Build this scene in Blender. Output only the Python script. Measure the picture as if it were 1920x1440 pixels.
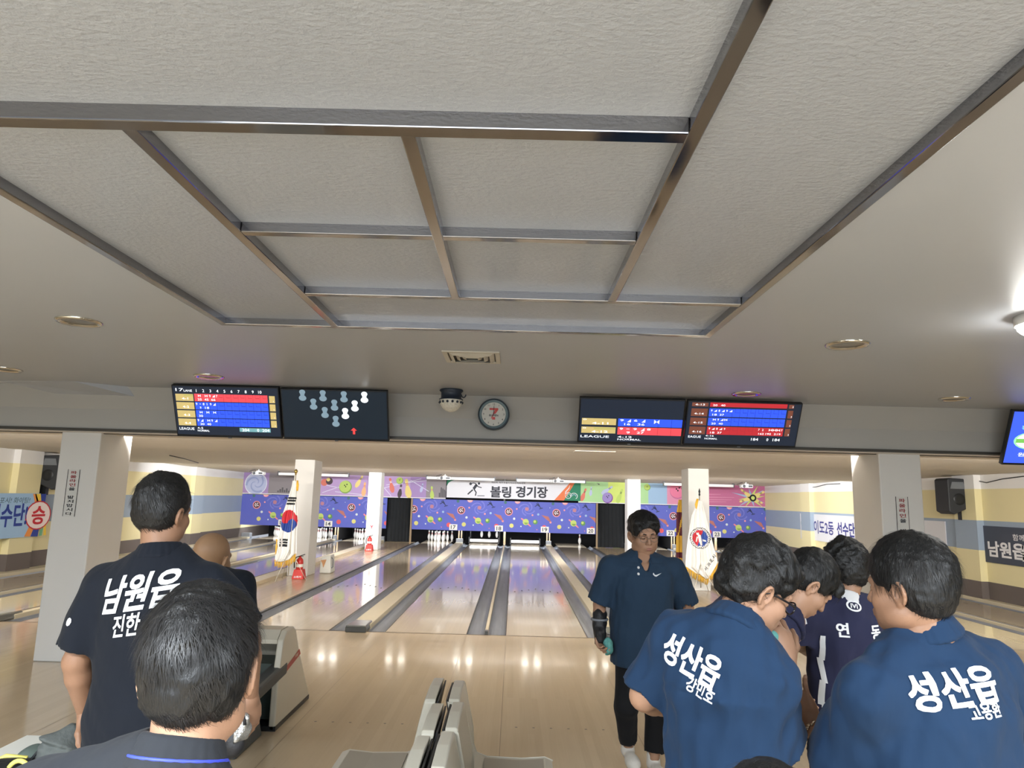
import bpy, bmesh, math, random
import numpy as np
from mathutils import Vector, Matrix
from mathutils.bvhtree import BVHTree

for o in list(bpy.data.objects):
    bpy.data.objects.remove(o, do_unlink=True)
scene = bpy.context.scene
COL = scene.collection
PI = math.pi

# ---------------------------------------------------------------- camera
CAM = np.array([1.094, -9.4676, 1.7665])
PT, YW, RL, FPX = 0.1603, -0.0069, 0.027, 1313.2
_fw = np.array([math.sin(YW) * math.cos(PT), math.cos(YW) * math.cos(PT), math.sin(PT)])
_r0 = np.array([math.cos(YW), -math.sin(YW), 0.0])
_u0 = np.cross(_r0, _fw)
_r = _r0 * math.cos(RL) + _u0 * math.sin(RL)
_u = -_r0 * math.sin(RL) + _u0 * math.cos(RL)
cam_data = bpy.data.cameras.new('camera')
cam_data.sensor_fit = 'HORIZONTAL'
cam_data.sensor_width = 36.0
cam_data.lens = FPX / 1920.0 * 36.0
cam_data.clip_start = 0.05
cam_data.clip_end = 200
cam = bpy.data.objects.new('camera', cam_data)
COL.objects.link(cam)
cam.matrix_world = Matrix(((_r[0], _u[0], -_fw[0], CAM[0]), (_r[1], _u[1], -_fw[1], CAM[1]),
                           (_r[2], _u[2], -_fw[2], CAM[2]), (0, 0, 0, 1)))
scene.camera = cam


def at(px, py, X=None, Y=None, Z=None):
    """point of the room seen at a photo pixel, on the plane X=, Y= or Z="""
    d = _fw + _r * (px - 960) / FPX - _u * (py - 720) / FPX
    t = (X - CAM[0]) / d[0] if X is not None else (Y - CAM[1]) / d[1] if Y is not None else (Z - CAM[2]) / d[2]
    return CAM + d * t


# ---------------------------------------------------------------- view, world, lights
vs = scene.view_settings
vs.view_transform = 'Standard'
vs.look = 'None'
vs.exposure = 1.3
vs.gamma = 1.0
vs.use_curve_mapping = False
world = bpy.data.worlds.new('world')
scene.world = world
world.use_nodes = True
world.node_tree.nodes['Background'].inputs[0].default_value = (0.8, 0.85, 0.95, 1)
world.node_tree.nodes['Background'].inputs[1].default_value = 0.25


def area(name, loc, size, power, color, direction=(0, 0, -1), spread=PI):
    l = bpy.data.lights.new(name, 'AREA')
    l.shape = 'RECTANGLE'
    l.size, l.size_y = size
    l.energy = power
    l.color = color
    l.spread = spread
    o = bpy.data.objects.new(name, l)
    COL.objects.link(o)
    o.location = loc
    o.rotation_euler = Vector(direction).to_track_quat('-Z', 'Y').to_euler()
    return o


WARM, COOL = (1.0, 0.95, 0.88), (0.86, 0.93, 1.0)
# unseen fill lamps added behind the camera, overhead and low at the back wall
for x in (-4.2, -0.2, 3.8):
    area('overhead_fill_light', (x, -10.1, 2.76), (1.6, 0.9), 150, COOL)
area('back_fill_light', (1.0, -14.3, 1.25), (7.0, 1.7), 85, COOL, (0, 1, 0.12))  # fill added for the figures' backs, also grazing the ceiling
# unseen strip fills added behind the beam and behind the step of the lane ceiling, washing towards the pins
for x in (-5.4, 0.8, 7.0):
    area('beam_fill_light', (x, -1.60, 2.37), (4.6, 0.10), 85, WARM, (0, 1, -0.06), math.radians(125))
    area('step_fill_light', (x, 9.42, 2.44), (4.0, 0.06), 115, (.95, .97, 1), (0, 1, -0.2))
# tubes over the pin decks, behind the masking panels
for x, w in ((-6.4, 4.6), (0.75, 6.2), (8.0, 4.4)):
    area('pin_deck_tube', (x, 17.15, 0.70), (w, 0.05), 9 * w, (.95, .97, 1), (0, 1, -0.8))

# ---------------------------------------------------------------- materials
def lin(c):
    """sRGB 0-255 to linear"""
    o = []
    for v in c:
        v /= 255.0
        o.append(v / 12.92 if v <= 0.04045 else ((v + 0.055) / 1.055) ** 2.4)
    return (*o, 1.0)


MATS = {}


def mat(name, rgb, rough=0.6, spec=0.4, metal=0.0, var=0.06, scale=8.0, bump=0.0, bscale=60.0, coat=0.0, stretch=None,
        emit=0.0, trans=0.0, coat_rough=0.05, sheen=0.0, sss=0.0, aniso_bump=None):
    """procedural principled material: colour broken up by noise, optional bump"""
    if name in MATS:
        return MATS[name]
    m = bpy.data.materials.new(name)
    m.use_nodes = True
    nt = m.node_tree
    b = nt.nodes['Principled BSDF']
    L = nt.links.new
    c = lin(rgb)
    b.inputs['Roughness'].default_value = rough
    b.inputs['Specular IOR Level'].default_value = spec
    b.inputs['Metallic'].default_value = metal
    if coat:
        b.inputs['Coat Weight'].default_value = coat
        b.inputs['Coat Roughness'].default_value = coat_rough
    if sheen:
        b.inputs['Sheen Weight'].default_value = sheen
        b.inputs['Sheen Roughness'].default_value = 0.5
    if sss:
        b.inputs['Subsurface Weight'].default_value = sss
        b.inputs['Subsurface Radius'].default_value = (0.012, 0.005, 0.003)
        b.inputs['Subsurface Scale'].default_value = 1.0
    if trans:
        b.inputs['Transmission Weight'].default_value = trans
    tc = nt.nodes.new('ShaderNodeTexCoord')
    mp = nt.nodes.new('ShaderNodeMapping')
    L(tc.outputs['Object'], mp.inputs['Vector'])
    if stretch:
        mp.inputs['Scale'].default_value = stretch
    n = nt.nodes.new('ShaderNodeTexNoise')
    n.inputs['Scale'].default_value = scale
    n.inputs['Detail'].default_value = 4
    L(mp.outputs[0], n.inputs['Vector'])
    mx = nt.nodes.new('ShaderNodeMix')
    mx.data_type = 'RGBA'
    mx.inputs['A'].default_value = (c[0] * (1 - var), c[1] * (1 - var), c[2] * (1 - var), 1)
    mx.inputs['B'].default_value = (min(1, c[0] * (1 + var)), min(1, c[1] * (1 + var)), min(1, c[2] * (1 + var)), 1)
    L(n.outputs['Fac'], mx.inputs['Factor'])
    L(mx.outputs['Result'], b.inputs['Base Color'])
    if emit:
        L(mx.outputs['Result'], b.inputs['Emission Color'])
        b.inputs['Emission Strength'].default_value = emit
    if bump:
        n2 = nt.nodes.new('ShaderNodeTexNoise')
        n2.inputs['Scale'].default_value = bscale
        n2.inputs['Detail'].default_value = 3
        if aniso_bump:
            mp2 = nt.nodes.new('ShaderNodeMapping')
            mp2.inputs['Scale'].default_value = aniso_bump
            L(tc.outputs['Object'], mp2.inputs['Vector'])
            L(mp2.outputs[0], n2.inputs['Vector'])
        else:
            L(tc.outputs['Object'], n2.inputs['Vector'])
        bp = nt.nodes.new('ShaderNodeBump')
        bp.inputs['Strength'].default_value = bump
        bp.inputs['Distance'].default_value = 0.01
        L(n2.outputs['Fac'], bp.inputs['Height'])
        L(bp.outputs[0], b.inputs['Normal'])
    MATS[name] = m
    return m


def wood_mat(name, rgb, rough, board, var=0.10, coat=0.3):
    """boards running along Y: per-board tint plus long grain"""
    m = mat(name, rgb, rough, 0.5, var=0.05, scale=3.0, stretch=(30, 0.7, 1), coat=coat, coat_rough=0.06)
    nt = m.node_tree
    L = nt.links.new
    b = nt.nodes['Principled BSDF']
    mx = next(x for x in nt.nodes if x.type == 'MIX')
    tc = next(x for x in nt.nodes if x.type == 'TEX_COORD')
    br = nt.nodes.new('ShaderNodeTexBrick')
    rot = nt.nodes.new('ShaderNodeMapping')
    rot.inputs['Rotation'].default_value = (0, 0, PI / 2)
    L(tc.outputs['Object'], rot.inputs['Vector'])
    L(rot.outputs[0], br.inputs['Vector'])
    br.inputs['Scale'].default_value = 1.0
    br.inputs['Brick Width'].default_value = 1.9
    br.inputs['Row Height'].default_value = board
    br.inputs['Mortar Size'].default_value = 0.0
    br.inputs['Color1'].default_value = (1 - var, 1 - var, 1 - var * 1.15, 1)
    br.inputs['Color2'].default_value = (1 + var * .4, 1 + var * .4, 1 + var * .4, 1)
    br.inputs['Mortar'].default_value = (0.8, 0.78, 0.75, 1)
    mul = nt.nodes.new('ShaderNodeMix')
    mul.data_type = 'RGBA'
    mul.blend_type = 'MULTIPLY'
    mul.inputs['Factor'].default_value = 1.0
    L(mx.outputs['Result'], mul.inputs['A'])
    L(br.outputs['Color'], mul.inputs['B'])
    L(mul.outputs['Result'], b.inputs['Base Color'])
    return m


def flat(name, rgb, rough=0.7):
    return mat('print_' + name, rgb, rough, 0.25, var=0.02, scale=30)


def glow(name, rgb, e=1.0):
    return mat('screen_' + name, rgb, 0.5, 0.3, var=0.01, emit=e * 0.42)


# ---------------------------------------------------------------- mesh builder
TXT = {}


def text_tris(s, bold=0.0):
    """outline text as flat triangles: (verts2d, faces, extents); size 1. Heavier weights overlay shifted copies"""
    key = (s, bold)
    if key not in TXT:
        c = bpy.data.curves.new('t', 'FONT')
        c.body = s
        c.size = 1.0
        c.offset = min(bold, .018)
        c.resolution_u = 3
        o = bpy.data.objects.new('t', c)
        me = o.to_mesh()
        v0 = [(p.co.x, p.co.y) for p in me.vertices]
        f0 = [tuple(p.vertices) for p in me.polygons]
        o.to_mesh_clear()
        bpy.data.objects.remove(o)
        bpy.data.curves.remove(c)
        d = max(0.0, bold - .018)
        v, f = [], []
        for n, (dx, dy) in enumerate(((-d, -d * .6), (d, -d * .6), (-d, d * .6), (d, d * .6)) if d > 0 else ((0, 0),)):
            f += [tuple(i + len(v) for i in q) for q in f0]
            v += [(x + dx, y + dy, n * .0004) for x, y in v0]
        if not v:
            v = [(0, 0, 0)]
        TXT[key] = (v, f, min(p[0] for p in v), max(p[0] for p in v), min(p[1] for p in v), max(p[1] for p in v))
    return TXT[key]


class MB:
    """collects polygons with materials; build() links them as ONE mesh object"""

    def __init__(s):
        s.v, s.f, s.mi, s.sm, s.mats = [], [], [], [], []

    def _m(s, m):
        if m not in s.mats:
            s.mats.append(m)
        return s.mats.index(m)

    def add(s, verts, faces, m, smooth=False):
        o = len(s.v)
        s.v += [tuple(map(float, p)) for p in verts]
        k = s._m(m)
        for f in faces:
            s.f.append(tuple(i + o for i in f))
            s.mi.append(k)
            s.sm.append(smooth)
        return s

    def box(s, lo, hi, m):
        (a, b, c), (d, e, f) = lo, hi
        v = [(a, b, c), (d, b, c), (d, e, c), (a, e, c), (a, b, f), (d, b, f), (d, e, f), (a, e, f)]
        return s.add(v, [(0, 3, 2, 1), (4, 5, 6, 7), (0, 1, 5, 4), (1, 2, 6, 5), (2, 3, 7, 6), (3, 0, 4, 7)], m)

    def hexa(s, v, m):
        """8 corners: bottom 4 ccw, top 4 ccw"""
        return s.add(v, [(0, 3, 2, 1), (4, 5, 6, 7), (0, 1, 5, 4), (1, 2, 6, 5), (2, 3, 7, 6), (3, 0, 4, 7)], m)

    def prism(s, poly, ext, m, smooth=False):
        """closed 3D polygon extruded by vector ext"""
        n = len(poly)
        p = [Vector(q) for q in poly]
        e = Vector(ext)
        return s.add([*p, *[q + e for q in p]],
                     [tuple(range(n)), tuple(range(2 * n - 1, n - 1, -1))] +
                     [(i, i + n, (i + 1) % n + n, (i + 1) % n) for i in range(n)], m, smooth)

    def tube(s, path, r, m, n=8, smooth=True, caps=True):
        """tube along points; r a number or a list"""
        P = [Vector(q) for q in path]
        R = r if isinstance(r, (list, tuple)) else [r] * len(P)
        vs_, fs = [], []
        ref = Vector((0, 0, 1)) if abs((P[-1] - P[0]).normalized().z) < 0.9 else Vector((1, 0, 0))
        for i, p in enumerate(P):
            t = (P[min(i + 1, len(P) - 1)] - P[max(i - 1, 0)]).normalized()
            a = t.cross(ref).normalized()
            b = t.cross(a)
            for k in range(n):
                w = 2 * PI * k / n
                vs_.append(p + (a * math.cos(w) + b * math.sin(w)) * R[i])
        for i in range(len(P) - 1):
            for k in range(n):
                fs.append((i * n + k, i * n + (k + 1) % n, (i + 1) * n + (k + 1) % n, (i + 1) * n + k))
        if caps:
            fs += [tuple(range(n - 1, -1, -1)), tuple((len(P) - 1) * n + k for k in range(n))]
        return s.add(vs_, fs, m, smooth)

    def lathe(s, c, prof, m, n=20, axis='z', smooth=True):
        """profile [(r,h)] round an axis through c; m one material or one per segment"""
        vs_, C = [], Vector(c)
        for r, h in prof:
            for k in range(n):
                w = 2 * PI * k / n
                x, y = r * math.cos(w), r * math.sin(w)
                vs_.append(C + (Vector((x, y, h)) if axis == 'z' else Vector((x, -h, y)) if axis == 'y' else Vector((h, x, y))))
        o = len(s.v)
        s.add(vs_, [], m if not isinstance(m, list) else m[0])
        for i in range(len(prof) - 1):
            k0 = s._m(m[i] if isinstance(m, list) else m)
            for k in range(n):
                s.f.append((o + i * n + k, o + i * n + (k + 1) % n, o + (i + 1) * n + (k + 1) % n, o + (i + 1) * n + k))
                s.mi.append(k0)
                s.sm.append(smooth)
        return s

    def ell(s, c, r, m, nu=16, nv=10, R=None):
        vs_, fs, C = [], [], Vector(c)
        for j in range(nv + 1):
            t = PI * j / nv
            for i in range(nu):
                w = 2 * PI * i / nu
                p = Vector((r[0] * math.sin(t) * math.cos(w), r[1] * math.sin(t) * math.sin(w), r[2] * math.cos(t)))
                vs_.append(C + (R @ p if R else p))
        for j in range(nv):
            for i in range(nu):
                fs.append((j * nu + i, (j + 1) * nu + i, (j + 1) * nu + (i + 1) % nu, j * nu + (i + 1) % nu))
        return s.add(vs_, fs, m, True)

    # flat artwork on a plane: origin O, unit axes U (right) and V (up); the normal is U x V
    def plane(s, O, U, V):
        s.O, s.U, s.V = Vector(O), Vector(U), Vector(V)
        s.N = s.U.cross(s.V).normalized()
        s.clip = None
        return s

    def poly(s, pts, m, lift=0.0):
        if s.clip:
            x0, x1, y0, y1 = s.clip
            pts = [(min(max(a, x0), x1), min(max(b, y0), y1)) for a, b in pts]
            if max(p[0] for p in pts) - min(p[0] for p in pts) < 1e-4 or max(p[1] for p in pts) - min(p[1] for p in pts) < 1e-4:
                return s
        return s.add([s.O + s.U * a + s.V * b + s.N * lift for a, b in pts], [tuple(range(len(pts)))], m)

    def rect(s, x0, y0, x1, y1, m, lift=0.0):
        return s.poly([(x0, y0), (x1, y0), (x1, y1), (x0, y1)], m, lift)

    def disc(s, x, y, rx, m, lift=0.0, ry=None, rot=0.0, n=20, a0=0, a1=2 * PI):
        ry = ry or rx
        full = abs(a1 - a0 - 2 * PI) < 1e-6
        pts = []
        for k in range(n if full else n + 1):
            w = a0 + (a1 - a0) * k / n
            p, q = rx * math.cos(w), ry * math.sin(w)
            pts.append((x + p * math.cos(rot) - q * math.sin(rot), y + p * math.sin(rot) + q * math.cos(rot)))
        return s.poly(pts, m, lift)

    def line(s, pts, w, m, lift=0.0):
        """ribbon through 2D points"""
        L_, R_ = [], []
        for i, (x, y) in enumerate(pts):
            ax, ay = pts[max(i - 1, 0)]
            bx, by = pts[min(i + 1, len(pts) - 1)]
            d = math.hypot(bx - ax, by - ay) or 1
            ww = w[i] if isinstance(w, (list, tuple)) else w
            nx, ny = -(by - ay) / d * ww / 2, (bx - ax) / d * ww / 2
            L_.append((x + nx, y + ny))
            R_.append((x - nx, y - ny))
        for i in range(len(pts) - 1):
            s.poly([R_[i], R_[i + 1], L_[i + 1], L_[i]], m, lift)
        return s

    def text(s, t, x, y, h, m, lift=0.001, bold=0.0, align='c', w=None, shear=0.0):
        """text with its ink box h high (and w wide), centred on / starting at (x, y)"""
        v, f, x0, x1, y0, y1 = text_tris(t, bold)
        sy = h / max(y1 - y0, 1e-6)
        sx = sy if w is None else w / max(x1 - x0, 1e-6)
        ox = x - (x1 - x0) * sx / 2 if align == 'c' else x if align == 'l' else x - (x1 - x0) * sx
        oy = y - h / 2
        return s.add([s.O + s.U * (ox + (a - x0) * sx + shear * (b - y0) * sy) + s.V * (oy + (b - y0) * sy) + s.N * (lift + e) for a, b, e in v], f, m)

    def build(s, name, parent=None, loc=None, bevel=0.0, kind=None):
        me = bpy.data.meshes.new(name)
        base = Vector(loc) if loc is not None else (wloc(parent) if parent else Vector((0, 0, 0)))
        me.from_pydata([(x - base.x, y - base.y, z - base.z) for x, y, z in s.v], [], s.f)
        for m in s.mats:
            me.materials.append(m)
        me.polygons.foreach_set('material_index', s.mi)
        me.polygons.foreach_set('use_smooth', s.sm)
        me.update()
        o = bpy.data.objects.new(name, me)
        COL.objects.link(o)
        o.location = base
        if parent:
            o.parent = parent
            o.location = base - wloc(parent)
        if bevel:
            b = o.modifiers.new('bevel', 'BEVEL')
            b.width = bevel
            b.segments = 2
            b.limit_method = 'ANGLE'
        if kind:
            o['kind'] = kind
        return o


def wloc(o):
    v = Vector((0, 0, 0))
    while o:
        v = v + o.location
        o = o.parent
    return v


def tag(o, label, cat, group=None, kind=None):
    o['label'] = label
    o['category'] = cat
    if group:
        o['group'] = group
    if kind:
        o['kind'] = kind
    return o


def thing(name, loc, label, cat, group=None):
    o = bpy.data.objects.new(name, None)
    o.empty_display_size = 0.1
    COL.objects.link(o)
    o.location = loc
    return tag(o, label, cat, group)


def struct(mb, name, **k):
    return mb.build(name, kind='structure', **k)
# ================================================================ setting
XL, XR, ZC, ZL = -9.05, 10.45, 2.80, 2.45
m_floor = wood_mat('approach_maple', (198, 180, 153), 0.125, 0.054, 0.05)
m_lane = wood_mat('lane_maple', (203, 189, 168), 0.13, 0.027, 0.05, 0.6)
m_aisle = wood_mat('aisle_wood', (188, 168, 138), 0.25, 0.06, 0.09)
m_seam = mat('dark_seam', (120, 102, 78), 0.5)
m_dot = mat('dark_dot', (88, 74, 62), 0.5)
m_ceil = mat('ceiling_paint', (172, 176, 182), 0.40, 0.35, var=0.015, scale=2, bump=0.02, bscale=6)
m_beam = mat('beam_paint', (172, 171, 167), 0.5, 0.3, var=0.02, scale=2)
m_lceil = mat('lane_ceiling_paint', (206, 198, 186), 0.6, 0.3, var=0.03, scale=1.2, stretch=(1, 4, 1))
m_white = mat('white_paint', (226, 225, 224), 0.5, 0.3, var=0.02, scale=3)
m_colw = mat('column_paint', (214, 213, 210), 0.5, 0.3, var=0.025, scale=2.5, bump=0.03, bscale=40)
m_yel = mat('yellow_paint', (222, 212, 168), 0.55, 0.3, var=0.02, scale=2)
m_blu = mat('blue_paint', (150, 165, 183), 0.55, 0.3, var=0.02, scale=2)
m_dark = mat('dark_base_paint', (104, 96, 92), 0.6, 0.3, var=0.04, scale=3)
m_trim = mat('dark_trim', (72, 70, 66), 0.4, 0.4)
m_black = mat('black_cloth', (34, 36, 38), 0.85, 0.2, var=0.15, scale=3)
m_blk = mat('black_plastic', (26, 28, 31), 0.4, 0.4, var=0.1)
m_pit = mat('pit_black', (22, 22, 24), 0.8, 0.2)
m_steel = mat('polished_steel', (150, 150, 154), 0.10, 0.5, metal=1.0, var=0.02, scale=4, bump=0.015, bscale=9)
m_chrome = mat('chrome', (215, 210, 200), 0.12, 0.5, metal=1.0, var=0.03)

# floor: the approach, the aisles between the lane banks, the slab under the lanes
fl = MB()
fl.box((XL, -14.5, -0.3), (XR, 0, 0), m_floor)
fl.box((XL, 0, -0.3), (XR, 20.4, -0.16), m_pit)
for x0, x1 in ((-3.70, -2.60), (4.16, 5.26)):
    fl.box((x0, 0, -0.16), (x1, 17.6, 0), m_aisle)
fl.plane((0, 0, 0), (1, 0, 0), (0, 1, 0))
fl.rect(XL, -0.03, XR, 0.0, m_dot, 0.0008)
LANES = {13: -7.95, 14: -6.38, 15: -4.75, 17: -1.79, 18: 0.0, 19: 1.565, 20: 3.30, 22: 6.31, 23: 7.945, 24: 9.51}
for n, x in LANES.items():
    for k in range(-3, 4):
        fl.disc(x + k * 0.1355, -3.66, 0.011, m_dot, 0.001, n=8)
        fl.disc(x + k * 0.1355, -4.62, 0.011, m_dot, 0.001, n=8)
        fl.disc(x + k * 0.1355, -0.10, 0.007, m_dot, 0.001, n=6)
for x in (-7.40, -6.93, -5.85, -5.28, -4.22, -3.7, -2.32, -1.24, -0.53, 0.53, 1.04, 2.09, 2.77, 3.83, 5.26, 5.78, 6.84, 7.42, 8.47, 9.0):
    fl.rect(x - 0.0022, -4.9, x + 0.0022, -0.03, m_seam, 0.0006)
struct(fl, 'floor')

ce = MB()
PX0, PX1, PY1 = -0.74, 2.265, -5.23
PY0 = -10.6
for lo, hi in (((XL, -14.5), (PX0, -2.25)), ((PX1, -14.5), (XR, -2.25)), ((PX0, PY1), (PX1, -2.25)), ((PX0, -14.5), (PX1, PY0))):
    ce.box((lo[0], lo[1], ZC), (hi[0], hi[1], ZC + 0.06), m_ceil)
struct(ce, 'ceiling')

# the beam the scoreboards hang on: sloped upper face, upright lower face, dark edging
bm_ = MB()
bm_.prism([(XL, -2.15, 2.36), (XL, -2.15, 2.57), (XL, -2.25, ZC), (XL, -1.62, ZC), (XL, -1.62, 2.36)], (XR - XL, 0, 0), m_beam)
struct(bm_, 'ceiling_beam')
A_, B_, C_q, D_ = at(140, 715, Z=ZC), at(270, 748, Y=-2.16), at(130, 744, Y=-2.16), at(0, 714, Z=ZC)
bm_ = MB()
bm_.hexa([(D_[0], D_[1], ZC - .003), (A_[0], A_[1], ZC - .003), (B_[0], -2.152, B_[2]), (C_q[0], -2.152, C_q[2]), (D_[0], D_[1], ZC), (A_[0], A_[1], ZC), (B_[0], -2.152, ZC), (C_q[0], -2.152, ZC)], m_ceil)
struct(bm_, 'trim_11')
bm_ = MB()
bm_.box((XL, -2.17, 2.335), (XR, -2.10, 2.362), m_trim)
bm_.box((XL, -2.10, 2.325), (XR, -1.62, 2.36), m_lceil)
bm_.box((XL, -2.00, 2.318), (XR, -1.96, 2.325), m_trim)
struct(bm_, 'trim_1')

lc = MB()
for y0, y1, z0, z1 in ((-1.62, 3.0, 2.50, 2.445), (3.0, 9.3, 2.475, 2.42), (9.3, 13.0, 2.50, 2.44), (13.0, 17.2, 2.455, 2.42), (17.2, 20.4, 2.45, 2.45)):
    lc.prism([(XL, y0, z0), (XL, y1, z1), (XL, y1, 2.62), (XL, y0, 2.62)], (XR - XL, 0, 0), m_lceil)
struct(lc, 'ceiling_lanes')


def striped_wall(mb, x0, x1, y0, y1):
    for z0, z1, m in ((0, .38, m_dark), (.38, .98, m_yel), (.98, 1.56, m_blu), (1.56, 2.18, m_yel), (2.18, 2.8, m_white)):
        mb.box((x0, y0, z0), (x1, y1, z1), m)


w = MB()
striped_wall(w, XL - 0.2, XL, -14.5, 20.4)
for y0, y1 in ((4.75, 5.45), (12.7, 13.4)):
    striped_wall(w, XL, XL + 0.14, y0, y1)
struct(w, 'wall_left')
w = MB()
striped_wall(w, XR, XR + 0.2, -14.5, 20.4)
for y0, y1 in ((4.75, 5.45), (12.7, 13.4)):
    striped_wall(w, XR - 0.14, XR, y0, y1)
struct(w, 'wall_right')
w = MB()
w.box((XL, 20.2, -0.2), (XR, 20.4, 2.6), m_pit)
struct(w, 'wall_pit')
w = MB()
w.box((XL, -14.7, 0), (XR, -14.5, 2.9), m_ceil)
struct(w, 'wall_back')

# ---------------------------------------------------------------- crinkled ceiling panels and their steel trims
m_film = mat('crinkled_film', (156, 161, 169), 0.42, 0.5, var=0.04, scale=14, bump=0.5, bscale=42, coat=0.22, coat_rough=0.12, aniso_bump=(1, 1.5, 1))
nt = m_film.node_tree
fine = nt.nodes.new('ShaderNodeTexNoise')
fine.inputs['Scale'].default_value = 190
tcn = next(x for x in nt.nodes if x.type == 'TEX_COORD')
nt.links.new(tcn.outputs['Object'], fine.inputs['Vector'])
b2 = nt.nodes.new('ShaderNodeBump')
b2.inputs['Strength'].default_value = 0.25
b2.inputs['Distance'].default_value = 0.004
nt.links.new(fine.outputs['Fac'], b2.inputs['Height'])
b1 = next(x for x in nt.nodes if x.type == 'BUMP')
nt.links.new(b1.outputs[0], b2.inputs['Normal'])
nt.links.new(b2.outputs[0], nt.nodes['Principled BSDF'].inputs['Normal'])
GX, GY = (-0.74, -0.04, 0.765, 1.575, 2.265), (-5.23, -5.94, -6.80, -7.64)
CELLS = [((GX[0], GY[3], GX[1], GY[0]), 'long crinkled grey ceiling panel at the left edge of the framed ceiling field'),
         ((GX[1], GY[1], GX[4], GY[0]), 'narrow crinkled grey ceiling panel nearest the beam with the scoreboards'),
         ((GX[1], GY[2], GX[2], GY[1]), 'small crinkled grey ceiling panel, left of the two behind the narrow front strip'),
         ((GX[2], GY[2], GX[3], GY[1]), 'small crinkled grey ceiling panel, right of the two behind the narrow front strip'),
         ((GX[1], GY[3], GX[2], GY[2]), 'crinkled grey ceiling panel left of the middle bar, second row from the front strip'),
         ((GX[2], GY[3], GX[3], GY[2]), 'crinkled grey ceiling panel right of the middle bar, second row from the front strip'),
         ((GX[0], PY0, GX[3], GY[3]), 'large crinkled grey ceiling panel along the top of the photo'),
         ((GX[3], PY0, GX[4], GY[1]), 'long crinkled grey ceiling panel at the right edge of the framed ceiling field')]
for (x0, y0, x1, y1), lab in CELLS:
    p = MB()
    p.box((x0, y0, ZC + 0.02), (x1, y1, ZC + 0.06), m_film)
    tag(p.build('ceiling_panel', loc=((x0 + x1) / 2, (y0 + y1) / 2, ZC + 0.02)), lab, 'ceiling panel', 'crinkled film panels in the steel ceiling grid')


def bar(i, x0, y0, x1, y1, z0=ZC - 0.022):
    mb = MB()
    mb.box((x0, y0, z0), (x1, y1, ZC + 0.03), m_steel)
    o = mb.build('trim_%d' % i, bevel=0.004, kind='structure')


hw = 0.022
bar(2, GX[0] - hw, GY[0] - hw, GX[4] + hw, GY[0] + hw)
bar(3, GX[0] - hw, PY0, GX[0] + hw, GY[0] - hw)
bar(4, GX[4] - hw, PY0, GX[4] + hw, GY[0] - hw)
bar(5, GX[1] - hw, GY[3] + hw, GX[1] + hw, GY[0] - hw)
bar(6, GX[1] + hw, GY[1] - hw, GX[4] - hw, GY[1] + hw)
bar(7, GX[1] + hw, GY[2] - hw, GX[3] - hw, GY[2] + hw)
bar(8, GX[2] - hw, GY[3] + hw, GX[2] + hw, GY[1] - hw, ZC - 0.026)
bar(9, GX[3] - hw, PY0, GX[3] + hw, GY[1] - hw)
bar(10, GX[0] + hw, GY[3] - hw * 1.3, GX[3] - hw, GY[3] + hw * 1.3, ZC - 0.03)

# ---------------------------------------------------------------- ceiling fittings
m_lens = mat('downlight_lens', (120, 118, 112), 0.25, 0.5, metal=0.6)
m_vent = mat('vent_metal', (196, 190, 176), 0.45, 0.4)
m_ventd = mat('vent_dark', (70, 68, 62), 0.6)
for x, y, lab in ((-1.70, -5.14, 'unlit round chrome downlight left of the framed ceiling panels, nearest on the left'),
                  (-1.76, -3.08, 'unlit round chrome downlight above the left pair of scoreboards'),
                  (3.22, -5.04, 'unlit round chrome downlight right of the framed ceiling panels, nearest on the right'),
                  (3.28, -2.87, 'unlit round chrome downlight above the right pair of scoreboards'),
                  (5.23, -2.90, 'unlit round chrome downlight near the blue screen at the right'),
                  (-3.58, -3.18, 'unlit round chrome downlight cut by the left edge of the photo')):
    t = thing('downlight', (x, y, ZC), lab, 'downlight', 'round downlights in the smooth ceiling')
    MB().lathe((x, y, ZC), [(.135, 0), (.135, -.006), (.125, -.016), (.105, -.012), (.098, 0.0)], m_chrome, 28).build('trim_ring', t)
    MB().lathe((x, y, ZC), [(.100, -.004), (.085, -.002), (.05, -.0015), (.0, -.001)], m_lens, 28).build('lens', t)

x, y = 0.755, -4.32
t = thing('ceiling_vent', (x, y, ZC), 'square metal air vent in the ceiling above the wall clock', 'air vent')
mb = MB()
for r0, r1 in ((.21, .175),):
    for sx0, sy0, sx1, sy1 in ((-r0, -r0, r0, -r1), (-r0, r1, r0, r0), (-r0, -r1, -r1, r1), (r1, -r1, r0, r1)):
        mb.box((x + sx0, y + sy0, ZC - .012), (x + sx1, y + sy1, ZC), m_vent)
mb.build('frame', t, bevel=0.003)
MB().box((x - .175, y - .175, ZC - .003), (x + .175, y + .175, ZC), m_ventd).build('backing', t)
for r0 in (.165, .12, .075):
    mb = MB()
    ri = r0 - .032
    for a in range(4):
        ca, sa = math.cos(a * PI / 2), math.sin(a * PI / 2)
        q = [(r0, -r0, -.004), (r0, r0, -.004), (ri, ri, -.024), (ri, -ri, -.024)]
        pts = [(x + px * ca - py * sa, y + px * sa + py * ca, ZC + pz) for px, py, pz in q]
        mb.prism(pts, (0, 0, .003), m_vent)
    mb.build('louvre', t)

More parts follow.
